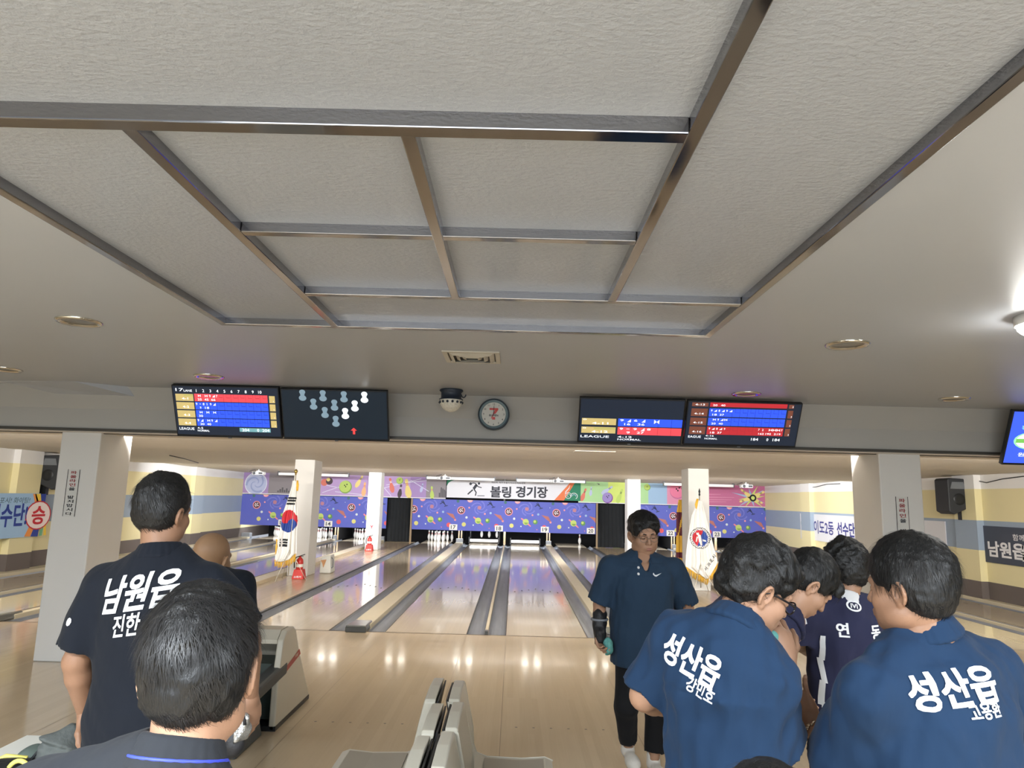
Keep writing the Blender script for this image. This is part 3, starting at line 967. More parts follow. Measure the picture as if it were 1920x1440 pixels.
for x0, x1, lab in ((-7.08, -4.66, 'white rolled-up projection screen behind the flag column'), (-1.94, .41, 'white rolled-up projection screen left above the white banner'),
                    (1.18, 3.54, 'white rolled-up projection screen right above the white banner'), (6.27, 8.66, 'white rolled-up projection screen behind the emblem flag column')):
    t = thing('projection_screen', ((x0 + x1) / 2, 15.0, 2.36), lab, 'projection screen', 'rolled-up projection screens')
    MB().box((x0, 14.95, 2.31), (x1, 15.05, 2.40), m_proj).build('housing', t, bevel=.012)
    for s in (x0, x1):
        MB().box((s - .03, 14.96, 2.30), (s + .03, 15.04, 2.45), m_projd).build('bracket', t)

# ---------------------------------------------------------------- wall banners, speakers, cables
bl, bd = flat('banner_blue', (160, 192, 224)), flat('banner_ink', (52, 70, 150))
rd, yl, og, gr = flat('b_red', (196, 50, 60)), flat('b_yellow', (238, 202, 80)), flat('b_orange', (232, 150, 80)), flat('b_green', (120, 180, 140))
t = thing('wall_banner', (XL + .15, 3.6, .7), 'light blue banner with blue Korean lettering and a red round stamp on the left wall', 'banner', 'banners on the side walls')
mb = MB().box((XL + .145, 1.2, .70), (XL + .17, 5.46, 1.58), bl)
YE = 5.46 - 1.2
mb.clip = (0, 4.26, 0, .88)
mb.plane((XL + .17, 1.2, .70), (0, 1, 0), (0, 0, 1))
ybl = lambda px, py: float(at(px, py, X=XL + .17)[1]) - 1.2
zbl = lambda px, py: float(at(px, py, X=XL + .17)[2]) - .70
for c, q in ((og, [(62, 926), (68, 926), (77, 955), (70, 965)]), (yl, [(66, 926), (76, 926), (78, 950), (72, 958)]), (bd, [(77, 926), (87, 926), (83, 950), (78, 950)]),
             (og, [(45, 1006), (58, 980), (66, 985), (56, 1006)]), (bd, [(57, 1006), (64, 985), (74, 985), (70, 1006)]), (gr, [(72, 1005), (77, 985), (82, 985), (78, 1004)]), (yl, [(81, 1004), (82, 976), (86, 972), (86, 1003)])):
    mb.poly([(ybl(a, b), zbl(a, b)) for a, b in q], c, .002)
cy0, cz0 = ybl(71.5, 966), zbl(71.5, 966)
mb.disc(cy0, cz0, .40, rd, .004, ry=.30)
mb.disc(cy0, cz0, .365, flat('b_cream', (236, 222, 220)), .006, ry=.275)
mb.text('승', cy0, cz0, .38, rd, .008, .03, w=.42)
mb.text('선수단!', ybl(51, 966), zbl(22, 966), .46, bd, .003, .03, align='r', w=(ybl(51, 966) - ybl(1, 966)) * 1.45)
mb.text('자랑스런 서귀포시! 화이팅!', ybl(55, 940), zbl(30, 938), .12, flat('b_grey', (70, 96, 110)), .003, 0, align='r', w=1.8, shear=.2)
mb.build('printed_sheet', t)

dk = flat('banner_dark', (74, 80, 94))
t = thing('wall_banner', (XR, 3.5, .70), 'dark grey banner with white Korean lettering and a gold wreath on the right wall', 'banner', 'banners on the side walls')
y1 = float(at(1799, 985, X=XR - .02)[1])
mb = MB().box((XR - .02, .8, .76), (XR, y1, 1.46), dk)
mb.plane((XR - .02, y1, .76), (0, -1, 0), (0, 0, 1))
ybr = lambda px, py: y1 - float(at(px, py, X=XR - .02)[1])
zbr = lambda px, py: float(at(px, py, X=XR - .02)[2]) - .76
mb.rect(0, 0, .42, .70, flat('b_violet', (86, 82, 132)), .001)
mb.rect(.20, 0, .38, .70, flat('b_plum', (108, 78, 128)), .0015)
gd, go = flat('b_gold', (214, 196, 160)), flat('b_copper', (206, 150, 110))
wy, wz = ybr(1823, 1016), zbr(1823, 1016)
for k in range(34):
    a = PI / 2 + .35 + (2 * PI - .7) * k / 33
    mb.disc(wy + .22 * math.cos(a), wz + .22 * math.sin(a), .05, gd if k % 3 else go, .002, ry=.017, rot=a + (.6 if k > 16 else -.6), n=6)
mb.disc(wy, wz + .235, .025, gd, .002)
mb.disc(wy, wz, .155, flat('b_inner', (66, 60, 66)), .003, ry=.19)
mb.text('필', wy, wz + .06, .15, go, .004, .02, w=.16)
mb.text('승', wy, wz - .10, .13, go, .004, .02, w=.16)
mb.text('남원읍', ybr(1853, 1030), zbr(1880, 1031), .30, flat('b_white', (226, 226, 230)), .003, .035, align='l', w=1.02)
mb.text('볼링선수단', ybr(1913, 1030), zbr(1913, 1037), .30, flat('b_white', (226, 226, 230)), .003, .035, align='l', w=1.7)
mb.text('함께하는 힘!', ybr(1899, 1008), zbr(1905, 1008), .12, flat('b_white', (226, 226, 230)), .003, .01, align='l', w=.9)
mb.build('printed_sheet', t)

t = thing('wall_banner', (XR, 11.3, .7), 'white banner with navy Korean lettering beside the right column', 'banner', 'banners on the side walls')
ya = float(at(1500, 965, X=XR - .02)[1])
mb = MB().box((XR - .02, 6.0, .70), (XR, ya, 1.50), C_['paper'])
mb.plane((XR - .02, ya, .70), (0, -1, 0), (0, 0, 1))
ybw = lambda px, py: ya - float(at(px, py, X=XR - .02)[1])
nv = flat('b_navy', (64, 66, 132))
mb.disc(.34, .64, .22, flat('b_cyan', (96, 176, 206)), .002)
mb.disc(.24, .50, .18, flat('b_green2', (84, 160, 110)), .003)
mb.disc(.42, .18, .16, flat('b_blue2', (74, 120, 190)), .003, ry=.22)
ye, yr = ybw(1516, 985), (ybw(1521, 985) - ybw(1511, 985)) / 2
mb.disc(ye, .40, yr * 1.15, nv, .004, ry=.30)
mb.disc(ye, .40, yr * 1.02, flat('b_rose', (240, 220, 224)), .005, ry=.27)
mb.text('필', ye, .40, .32, rd, .006, .02, w=yr * 1.2)
y_a, y_b = ybw(1526, 980), ybw(1563, 985)
mb.text('이도2동', y_a, .42, .40, nv, .003, .018, align='l', w=y_b - y_a)
y_c = ybw(1569, 988)
mb.text('선수단', y_c, .42, .40, nv, .003, .03, align='l', w=(ybw(1591, 990) - y_c) * 1.5)
mb.text('이도2동주민센터', ybw(1572, 1012), .13, .10, C_['ink'], .003, 0, align='l', w=1.6)
mb.disc(4.35, .62, .3, flat('b_cyan', (96, 176, 206)), .002)
for a, b, c in ((4.1, .2, 'b_green2'), (4.5, .35, 'b_blue2'), (4.62, .12, 'b_blue2'), (4.45, .6, 'b_green2')):
    mb.disc(a, b, .16, MATS['print_' + c], .003)
mb.build('printed_sheet', t)

m_spk = mat('speaker_black', (44, 46, 50), .55, .4, bump=.1, bscale=120)
m_spkg = mat('speaker_grey', (104, 108, 112), .5)
for sx, xw, y0, lab in ((1, XL, 5.46, 'black wall speaker left of the left front column'), (-1, XR, 5.05, 'black wall speaker on the right wall above the dark banner')):
    X0 = xw + sx * .06
    t = thing('wall_speaker', (xw, y0 + .2, 1.75), lab, 'speaker', 'black wall speakers')
    X1 = X0 + sx * .42
    prof = [(X0, 1.80), (X1 - sx * .10, 1.66), (X1, 1.72), (X1, 2.36), (X1 - sx * .04, 2.40), (X0, 2.38)]
    MB().prism([(px, y0, pz) for px, pz in prof], (0, .46, 0), m_spk).build('cabinet', t, bevel=.02)
    fx = X0 + sx * .2
    MB().prism([(X0 + sx * .06, y0 - .004, 2.18), (X1 - sx * .05, y0 - .004, 2.18), (X1 - sx * .09, y0 - .004, 2.32), (X0 + sx * .10, y0 - .004, 2.32)], (0, .01, 0), m_spkg).build('horn', t)
    MB().lathe((fx, y0 - .002, 1.97), [(.12, 0), (.11, .008), (.05, .004), (0, .002)], m_blk, 24, 'y').build('woofer', t)
    MB().box((min(xw, X0 + sx * .1), y0 + .15, 1.55), (max(xw, X0 + sx * .1), y0 + .25, 1.85), m_blk).build('bracket', t)
for nm, pts, lab in (('black_cable', [(1830, 901), (1850, 905), (1880, 898), (1920, 893)], 'thin black cable sagging under the ceiling at the right wall'),
                     ('black_cable', [(1515, 914), (1530, 913), (1550, 908), (1575, 907)], 'thin black cable under the ceiling near the far right wall')):
    P = [at(a, b, X=XR - .02) for a, b in pts]
    mb = MB().tube([(p[0], p[1], min(p[2], 2.44)) for p in P], .010, m_blk, 5)
    tag(mb.build(nm, loc=tuple(P[0])), lab, 'cable')

# notices on the two front columns
ink_r, ink_k = flat('notice_red', (150, 56, 58)), flat('notice_black', (40, 40, 44))
for x, lab in ((None, 0), ):
    pass
for px0, px1, pt, pb, lab in ((131, 153, 880, 968, 'vertical foul-line notice in red and black on the left front column'), (1677, 1703, 931, 1040, 'vertical foul-line notice in red and black on the right front column')):
    yf = -2.04
    tl, tr = at(px0, pt, Y=yf), at(px1, pt, Y=yf)
    xc = (tl[0] + tr[0]) / 2 - (.0 if px0 > 900 else .012)
    zt, zb = tl[2], at(px0 - (12 if px0 < 900 else -6), pb, Y=yf)[2]
    hw_ = .062
    t = thing('column_notice', (xc, yf, zb), lab, 'notice', 'vertical notices on the columns')
    mb = MB().box((xc - hw_, yf - .004, zb), (xc + hw_, yf, zt), flat('notice_paper', (208, 208, 204)))
    mb.plane((xc, yf - .004, zb), (1, 0, 0), (0, 0, 1))
    h = zt - zb
    for s in (-1, 1):
        mb.rect(s * hw_ - .003, 0, s * hw_ + .003, h, ink_k, .001)
    s_ = '파울라인을 밟지맙시다'
    for i, ch in enumerate(s_):
        if ch != ' ':
            mb.text(ch, 0, h - h * (i + .75) / 11.4, h * .066, ink_r if i < 4 else ink_k, .0015, .02, w=.066)
    mb.build('printed_strip', t)
x, z = float(at(697, 988, Y=13.3)[0]), float(at(697, 988, Y=13.3)[2])
t = thing('fire_notice', (x, 13.3, z), 'small red and white fire notice on the far left column', 'notice')
mb = MB().box((x - .055, 13.292, z - .055), (x + .055, 13.3, z + .055), C_['paper']).plane((x, 13.292, z), (1, 0, 0), (0, 0, 1))
mb.poly([(-.05, .05), (.05, .05), (.012, -.01), (.012, -.05), (-.012, -.05), (-.012, -.01)], rd, .001)
mb.poly([(-.02, .05), (.02, .05), (0, .02)], C_['paper'], .002)
mb.build('sticker', t)

# ---------------------------------------------------------------- clock
m_clk = mat('clock_rim', (44, 58, 68), .35)
m_clk2 = mat('clock_ring', (112, 132, 138), .35)
cx, cy, cz = .865, -2.30, 2.605
t = thing('wall_clock', (cx, cy, cz), 'round wall clock with a dark rim and a red numeral logo', 'clock')
MB().lathe((cx, cy + .12, cz), [(0, 0), (.15, 0), (.163, .06), (.163, .12), (.157, .132), (.146, .132), (.146, .12)], m_clk, 40, 'y').build('rim', t)
MB().lathe((cx, cy, cz), [(.147, .008), (.124, .004), (.124, 0)], m_clk2, 40, 'y').build('inner_ring', t)
mb = MB().lathe((cx, cy, cz), [(.125, .002), (0, .002)], flat('clock_face', (206, 206, 200)), 36, 'y')
mb.plane((cx, cy - .003, cz), (1, 0, 0), (0, 0, 1))
for k in range(1, 13):
    a = PI / 2 - k * PI / 6
    mb.text(str(k), .104 * math.cos(a), .104 * math.sin(a), .019, C_['ink'], .001, .01)
lr = flat('logo_red', (206, 96, 96))
mb.poly([(-.045, .064), (.045, .064), (.045, .045), (.018, .005), (-.012, .005), (.012, .043), (-.045, .043)], lr, .001)
mb.poly([(.008, .064), (.045, .064), (.045, .045), (.02, .03)], flat('logo_orange', (200, 92, 84)), .0015)
mb.poly([(-.016, -.028), (.016, -.028), (.016, -.056), (-.016, -.056)], lr, .001)
mb.text('ELEVEN', 0, -.012, .020, C_['ink'], .0018, .02, w=.092)
mb.build('face', t)
mb = MB().plane((cx, cy - .006, cz), (1, 0, 0), (0, 0, 1))
mb.line([(0, -.01), (0, .085)], .005, C_['black'])
mb.build('minute_hand', t)
mb = MB().plane((cx, cy - .005, cz), (1, 0, 0), (0, 0, 1))
mb.line([(.004, .01), (-.026, -.045)], .006, rd)
mb.build('hour_hand', t)

# ---------------------------------------------------------------- scoreboards
m_bez = mat('tv_bezel', (30, 32, 36), .35)
G = {k: glow(k, v, e) for k, (v, e) in dict(bg=((30, 38, 52), .9), bg2=((24, 34, 44), .9), white=((240, 246, 255), 1.0), red=((226, 74, 84), .95), red2=((176, 44, 52), .9), blue=((48, 84, 236), 1.0), tan=((192, 172, 112), .9), tan2=((176, 170, 100), .9),
                                           brown=((112, 66, 52), .9), line=((24, 40, 120), .8), line2=((150, 44, 56), .8), pin=((120, 142, 156), .9), pinon=((238, 246, 252), 1.1), arrow=((226, 66, 66), 1.), green=((120, 190, 90), .9), cyan=((110, 158, 164), .9), screen=((62, 94, 238), 1.), lg=((150, 214, 170), 1.), cyan2=((150, 220, 240), 1.)).items()}


def tv(name, px, lab, art):
    """px: photo corners tl, tr, br, bl; the top hangs nearer than the bottom"""
    YT, YB = -2.60, -2.36
    tl, tr, br, bl = at(*px[0], Y=YT), at(*px[1], Y=YT), at(*px[2], Y=YB), at(*px[3], Y=YB)
    xl, xr = (tl[0] + bl[0]) / 2, (tr[0] + br[0]) / 2
    zt, zb = (tl[2] + tr[2]) / 2, (bl[2] + br[2]) / 2
    t = thing(name, ((xl + xr) / 2, YB, zb), lab, 'scoreboard screen', 'screens hanging from the beam')
    O = Vector((xl, YB, zb))
    Vv = Vector((0, YT - YB, zt - zb))
    hgt = Vv.length
    Vn = Vv.normalized()
    N = Vector((1, 0, 0)).cross(Vn)
    wdt = xr - xl
    c = [O, O + Vector((wdt, 0, 0)), O + Vector((wdt, 0, 0)) - N * .05, O - N * .05]
    MB().hexa([*c, *[p + Vv for p in c]], m_bez).build('housing', t, bevel=.006)
    mb = MB().plane(O + N * .001, Vector((1, 0, 0)), Vn)
    b = .012
    sw, sh = wdt - 2 * b, hgt - 2 * b - .012

    class A:
        pass
    a = A()
    a.R = lambda x0, y0, x1, y1, m, l=.001: mb.rect(b + x0 * sw, b + .012 + y0 * sh, b + x1 * sw, b + .012 + y1 * sh, m, l)
    a.T = lambda s, x, y, h, m, w=None, l=.003, align='c', bold=.01: mb.text(s, b + x * sw, b + .012 + y * sh, h * sh, m, l, bold, align, None if w is None else w * sw)
    a.P = lambda pts, m, l=.003: mb.poly([(b + x * sw, b + .012 + y * sh) for x, y in pts], m, l)
    a.D = lambda x, y, rx, ry, m, l=.003: mb.disc(b + x * sw, b + .012 + y * sh, rx * sw, m, l, ry=ry * sh)
    art(a)
    mb.build('screen', t)
    xm = (xl + xr) / 2
    MB().tube([(xm, -2.42, 2.52), (xm, -2.16, 2.52)], .03, m_bez, 8).build('mount_arm', t)
    MB().box((xm - .015, YB - .002, zb - .006), (xm + .015, YB + .02, zb + .004), m_bezl).build('logo_tab', t)
    return t


m_bezl = mat('tv_tab', (90, 94, 100), .3)


def cells(a, x0, y0, x1, y1, m, ml):
    a.R(x0, y0, x1, y1, m)
    n = 10
    for k in range(1, n):
        x = x0 + (x1 - x0) * k / n
        a.R(x - .0012, y0 + .0, x + .0012, y1, ml, .002)
    for k in range(2, n):
        x = x0 + (x1 - x0) * k / n
        a.R(x + .025, (y0 + y1) / 2 + .01, x + .027, y1, ml, .002)
        a.R(x + .025, (y0 + y1) / 2 + .005, x + .062, (y0 + y1) / 2 + .012, ml, .002)


def strike(a, x, y, s=.026):
    a.P([(x - s / 2, y - s), (x, y), (x - s / 2, y + s)], G['white'])
    a.P([(x + s / 2, y - s), (x, y), (x + s / 2, y + s)], G['white'])


def spare(a, x, y, s=.026):
    a.P([(x - s / 2, y - s), (x + s / 2, y - s), (x + s / 2, y + s)], G['white'])


def art1(a):
    a.R(0, 0, 1, 1, G['bg'], .0002)
    a.T('17', .065, .93, .06, G['white'], .075)
    a.T('LANE', .145, .915, .045, G['white'], .08)
    for k in range(10):
        a.T(str(k + 1), .225 + k * .0675, .92, .06, G['white'])
    rows = [('4-1', 'red', .70, .855), ('4-2', 'blue', .53, .685), ('4-3', 'blue', .36, .515), ('4-4', 'blue', .19, .345)]
    for nm, c, y0, y1 in rows:
        a.R(.02, y0, .19, y1 - .01, G['tan'])
        if nm == '4-1':
            a.R(.10, y0 + .10, .19, y1 - .02, G['tan2'], .0015)
        a.T(nm, .11, (y0 + y1) / 2 - .025, .045, G['white'], .06)
        cells(a, .20, y0, .90, y1, G[c], G['line2' if c == 'red' else 'line'])
        a.R(.915, y0, .97, y1 - .01, G['tan'])
        a.T('1', .955, y0 + .035, .03, G['white'])
    y = .70
    strike(a, .25, y + .115); strike(a, .315, y + .115); a.T('9', .35, y + .115, .05, G['white']); spare(a, .385, y + .115); a.T('7', .415, y + .115, .05, G['white'])
    a.T('25', .25, y + .04, .045, G['white'], .04); a.T('45', .315, y + .04, .045, G['white'], .04); a.T('66', .38, y + .04, .045, G['white'], .04)
    y = .53
    for s_, x in (('9', .215), ('-', .25), ('8', .282), ('1', .315), ('9', .35)):
        a.T(s_, x, y + .115, .05 if s_ != '-' else .01, G['white'])
    spare(a, .385, y + .115)
    a.T('9', .25, y + .04, .045, G['white']); a.T('18', .312, y + .04, .045, G['white'], .04)
    y = .36
    for x in (.25, .315, .38):
        strike(a, x, y + .115)
    a.T('30', .245, y + .04, .045, G['white'], .04)
    y = .19
    a.T('9', .215, y + .115, .05, G['white']); spare(a, .25, y + .115); strike(a, .315, y + .115); a.T('9', .347, y + .115, .05, G['white']); spare(a, .385, y + .115)
    a.T('20', .25, y + .04, .045, G['white'], .04); a.T('40', .315, y + .04, .045, G['white'], .04)
    a.T('LEAGUE', .095, .125, .055, G['white'], .145)
    a.T('4-5', .225, .145, .04, G['white'], .055); a.T('NORMAL', .255, .09, .04, G['white'], .115)
    a.R(.605, .085, .905, .165, G['cyan'])
    a.T('204', .665, .125, .06, G['white'], .07); a.T('0', .785, .125, .06, G['white']); a.T('204', .86, .125, .06, G['white'], .07)


def pinicon(a, x, y, m):
    a.D(x, y, .036, .058, m)
    a.D(x, y + .125, .029, .05, m)
    a.P([(x - .018, y + .04), (x + .018, y + .04), (x + .022, y + .1), (x - .022, y + .1)], m)


def art2(a):
    a.R(0, 0, 1, 1, G['bg2'], .0002)
    on = {9, 5, 2}
    i = 0
    for k, (x, y) in enumerate([(.505, .31), (.405, .49), (.60, .48), (.30, .66), (.50, .65), (.695, .645), (.20, .84), (.395, .84), (.595, .83), (.79, .83)]):
        pinicon(a, x, y, G['pinon' if k in on else 'pin'])
    a.P([(.665, .10), (.665, .18), (.645, .18), (.675, .24), (.705, .18), (.687, .18), (.687, .10)], G['arrow'])


def art3(a):
    a.R(0, 0, 1, 1, G['bg'], .0002)
    for nm, c, y0, y1 in (('4-11', 'blue', .375, .56), ('4-12', 'red', .175, .355)):
        a.R(.02, y0 + .02, .355, y1 - .01, G['tan'])
        if nm == '4-12':
            a.R(.14, y0 + .11, .355, y1 - .02, G['tan2'], .0015)
        a.T(nm, .20, (y0 + y1) / 2 - .03, .05, G['white'], .16)
        a.T('D', .05, y1 - .04, .03, G['white'], .03)
        a.R(.375, y0, 1, y1, G[c])
        for k in range(1, 6):
            a.R(.375 + k * .13, y0, .378 + k * .13, y1, G['line' if c == 'blue' else 'line2'], .002)
    for s_, x in (('9', .41), ('6', .545)):
        a.T(s_, x, .52, .05, G['white'], .035)
    spare(a, .48, .515, .036); spare(a, .62, .515, .036); strike(a, .75, .50, .05)
    a.T('16', .465, .43, .05, G['white'], .06); a.T('36', .60, .43, .05, G['white'], .07)
    for s_, x in (('9', .41), ('9', .545), ('8', .68)):
        a.T(s_, x, .315, .05, G['white'], .035)
    a.T('-', .475, .315, .01, G['white'], .03); spare(a, .62, .31, .036)
    a.T('9', .48, .23, .05, G['white'], .035); a.T('27', .60, .23, .05, G['white'], .07)
    a.T('LEAGUE', .155, .115, .055, G['white'], .28)
    a.T('4-12', .45, .12, .045, G['white'], .14); a.T('NORMAL', .495, .06, .04, G['white'], .23)


def art4(a):
    a.R(0, 0, 1, 1, G['bg'], .0002)
    for nm, c, y0, y1 in (('4-13', 'red2', .90, 1.0), ('4-14', 'blue', .665, .86), ('4-15', 'blue', .45, .64), ('4-16', 'red2', .23, .425)):
        a.R(.03, y0, .175, y1 - .01, G['brown'])
        a.T(nm, .10, y0 + .065 if nm != '4-13' else y0 + .045, .045, G['white'], .085)
        if nm != '4-13':
            cells(a, .19, y0, .875, y1, G[c], G['line2' if c == 'red2' else 'line'])
        else:
            a.R(.19, y0, .875, y1, G[c])
        a.R(.89, y0, .935, y1 - .01, G['brown'])
        a.T('3', .925, y0 + .04, .04, G['white'])
    a.T('20', .235, .94, .045, G['white'], .04); a.T('40', .305, .94, .045, G['white'], .04)
    for y, seq, s1, s2 in ((.665, '9/8/9/', '18', '37'), (.45, ' X9/X ', '20', '40'), (.23, '9/8/9 ', '18', '37')):
        for k, ch in enumerate(seq):
            x = .21 + k * .034
            if ch == '/':
                spare(a, x, y + .145)
            elif ch == 'X':
                strike(a, x, y + .145)
            elif ch != ' ':
                a.T(ch, x, y + .145, .05, G['white'])
        a.T(s1, .24, y + .05, .045, G['white'], .04); a.T(s2, .305, y + .05, .045, G['white'], .04)
    a.T('7', .655, .375, .05, G['white']); a.T('2', .69, .375, .05, G['white'])
    for x in (.76, .795, .83):
        strike(a, x, .375, .03)
    a.T('7', .86, .375, .05, G['white'])
    a.T('162', .68, .28, .045, G['white'], .05); a.T('192', .745, .28, .045, G['white'], .05); a.T('219', .825, .28, .045, G['white'], .06)
    a.T('EAGUE', .085, .17, .055, G['white'], .115)
    a.T('4-16', .22, .20, .04, G['white'], .075); a.T('NORMAL', .235, .13, .04, G['white'], .115)
    a.T('184', .63, .14, .065, G['white'], .065); a.T('0', .745, .14, .065, G['white']); a.T('184', .825, .14, .065, G['white'], .065)


def art5(a):
    a.R(0, 0, 1, 1, G['screen'], .0002)
    a.T('환영합니다', .30, .70, .08, G['cyan2'], .4)
    a.D(.22, .44, .17, .17, G['lg'])
    a.D(.22, .44, .15, .15, G['white'], .004)
    a.R(.07, .40, .37, .48, G['green'], .006)
    a.T('원남볼링장', .30, .17, .08, G['white'], .36)
    a.T('제주특별자치도', .32, .10, .04, G['white'], .25)


tv('scoreboard', [(320, 720), (522, 728), (529, 824), (333, 817)], 'scoreboard screen with red and blue score rows, headed 17, farthest left', art1)
tv('scoreboard', [(525, 728), (727, 734), (729, 828), (532, 824)], 'dark screen showing a triangle of pins and a red arrow', art2)
tv('scoreboard', [(1088, 745), (1287, 751), (1276, 836), (1082, 829)], 'scoreboard screen with one blue and one red score row, right of the clock', art3)
tv('scoreboard', [(1290, 751), (1506, 757), (1491, 840), (1280, 835)], 'scoreboard screen with brown name boxes and four score rows, second from the right', art4)
tv('scoreboard', [(1903, 768), (2105, 776), (2075, 878), (1875, 870)], 'bright blue screen with a green and white emblem at the right edge', art5)

# hatches and a loose wire on the lane ceiling
for px, py, lab in ((717, 856, 'square hatch in the lane ceiling below the pin-triangle screen'), (1112, 850, 'square hatch in the lane ceiling below the right pair of scoreboards')):
    q = at(px, py, Z=2.455)
    zc_ = 2.50 - .055 * (q[1] + 1.62) / 4.62 if q[1] < 3 else 2.475 - .055 * (q[1] - 3) / 6.3
    tag(MB().box((q[0] - .30, q[1] - .3, zc_ - .0025), (q[0] + .30, q[1] + .3, zc_ + .02), m_lceil).build('ceiling_hatch', loc=(q[0], q[1], zc_)), lab, 'hatch', 'hatches in the lane ceiling')
P = [at(a, b, Z=2.405) for a, b in ((318, 854), (345, 860), (372, 868))]
tag(MB().tube([tuple(p) for p in P], .010, m_blk, 5).build('black_wire', loc=tuple(P[0])), 'thin black wire lying along the lane ceiling at the left', 'wire')
# ================================================================ signed-distance modelling for people and soft things
class Field:
    def __init__(s, lo, hi, h):
        s.lo, s.h = np.array(lo, float), h
        n = np.maximum(4, np.ceil((np.array(hi, float) - s.lo) / h).astype(int) + 1)
        s.n = n
        s.ax = [(s.lo[i] + h * np.arange(n[i])).astype(np.float32) for i in range(3)]
        s.F = np.full(n, 0.3, np.float32)

    def _sl(s, lo, hi, m):
        a = np.clip(np.floor((np.array(lo) - m - s.lo) / s.h).astype(int), 0, s.n)
        b = np.clip(np.ceil((np.array(hi) + m - s.lo) / s.h).astype(int) + 1, 0, s.n)
        return tuple(slice(int(i), int(max(i, j))) for i, j in zip(a, b))

    def _xyz(s, sl):
        return (s.ax[0][sl[0]][:, None, None], s.ax[1][sl[1]][None, :, None], s.ax[2][sl[2]][None, None, :])

    def add(s, p, k=0.02):
        sl = s._sl(p.lo, p.hi, k + 3 * s.h + .01)
        if min(x.stop - x.start for x in sl) <= 0:
            return s
        d = p(*s._xyz(sl))
        f = s.F[sl]
        if k > 0:
            hh = np.clip(.5 + .5 * (f - d) / k, 0, 1)
            s.F[sl] = f + (d - f) * hh - k * hh * (1 - hh)
        else:
            s.F[sl] = np.minimum(f, d)
        return s

    def sub(s, p, k=0.01):
        sl = s._sl(p.lo, p.hi, k + 3 * s.h + .01)
        if min(x.stop - x.start for x in sl) <= 0:
            return s
        d = -p(*s._xyz(sl))
        f = s.F[sl]
        if k > 0:
            hh = np.clip(.5 + .5 * (d - f) / k, 0, 1)
            s.F[sl] = f + (d - f) * hh + k * hh * (1 - hh)
        else:
            s.F[sl] = np.maximum(f, d)
        return s

    def cut(s, p, n, k=0.0):
        """keep only the side of the plane through p where (x - p).n < 0"""
        X, Y, Z = s._xyz((slice(None),) * 3)
        n = np.array(n, float) / np.linalg.norm(n)
        d = ((X - p[0]) * n[0] + (Y - p[1]) * n[1] + (Z - p[2]) * n[2]).astype(np.float32)
        s.F = np.maximum(s.F, d)
        return s

    def noise(s, amp, freq, seed, stretch=(1, 1, 1), octaves=5):
        X, Y, Z = s._xyz((slice(None),) * 3)
        r = np.random.RandomState(seed)
        N = 0
        for i in range(octaves):
            v = r.normal(size=3)
            v = v / np.linalg.norm(v) * freq * (.6 + .9 * r.rand()) * np.array(stretch)
            w = r.normal(size=3) * freq * .35
            ph, ph2 = r.rand(2) * 7
            N = N + np.sin(X * v[0] + Y * v[1] + Z * v[2] + ph + 1.3 * np.sin(X * w[0] + Y * w[1] + Z * w[2] + ph2))
        s.F = s.F + (amp / math.sqrt(octaves)) * N.astype(np.float32)
        return s

    def mesh(s):
        F, h = s.F, s.h
        F = F.copy()
        for ax in range(3):
            for e in (0, -1):
                ix = [slice(None)] * 3
                ix[ax] = e
                F[tuple(ix)] = np.maximum(F[tuple(ix)], h * .5)
        S = F < 0
        c = S[:-1, :-1, :-1].astype(np.int8)
        for dx in (0, 1):
            for dy in (0, 1):
                for dz in (0, 1):
                    if dx + dy + dz:
                        c = c + S[dx:S.shape[0] - 1 + dx, dy:S.shape[1] - 1 + dy, dz:S.shape[2] - 1 + dz]
        act = (c > 0) & (c < 8)
        idx = np.argwhere(act)
        if len(idx) == 0:
            return np.zeros((0, 3)), np.zeros((0, 4), int)
        vid = np.full(act.shape, -1, np.int32)
        vid[act] = np.arange(len(idx))
        P = np.zeros((len(idx), 3))
        C = np.zeros(len(idx))
        corner = [(a, b, d) for a in (0, 1) for b in (0, 1) for d in (0, 1)]
        val = {q: F[idx[:, 0] + q[0], idx[:, 1] + q[1], idx[:, 2] + q[2]] for q in corner}
        for a in corner:
            for ax in range(3):
                if a[ax] == 0:
                    b = list(a)
                    b[ax] = 1
                    b = tuple(b)
                    va, vb = val[a], val[b]
                    m = (va < 0) != (vb < 0)
                    t = np.where(m, va / np.where(m, va - vb, 1), 0)
                    pt = np.array(a, float)[None, :] + t[:, None] * (np.array(b) - np.array(a))[None, :]
                    P += pt * m[:, None]
                    C += m
        V = s.lo + h * (idx + P / C[:, None])
        Q = []
        for ax in range(3):
            o1, o2 = [(1, 2), (2, 0), (0, 1)][ax]
            A = np.take(S, range(S.shape[ax] - 1), ax)
            B = np.take(S, range(1, S.shape[ax]), ax)
            e = np.argwhere(A != B)
            e = e[(e[:, o1] > 0) & (e[:, o2] > 0) & (e[:, o1] < S.shape[o1] - 1) & (e[:, o2] < S.shape[o2] - 1)]
            if len(e) == 0:
                continue
            fl = A[e[:, 0], e[:, 1], e[:, 2]]
            q = []
            for d1, d2 in ((1, 1), (0, 1), (0, 0), (1, 0)):
                k = e.copy()
                k[:, o1] -= d1
                k[:, o2] -= d2
                q.append(vid[k[:, 0], k[:, 1], k[:, 2]])
            q = np.stack(q, 1)
            q[~fl] = q[~fl][:, ::-1]
            Q.append(q)
        Q = np.concatenate(Q)
        return V, Q[(Q >= 0).all(1)]


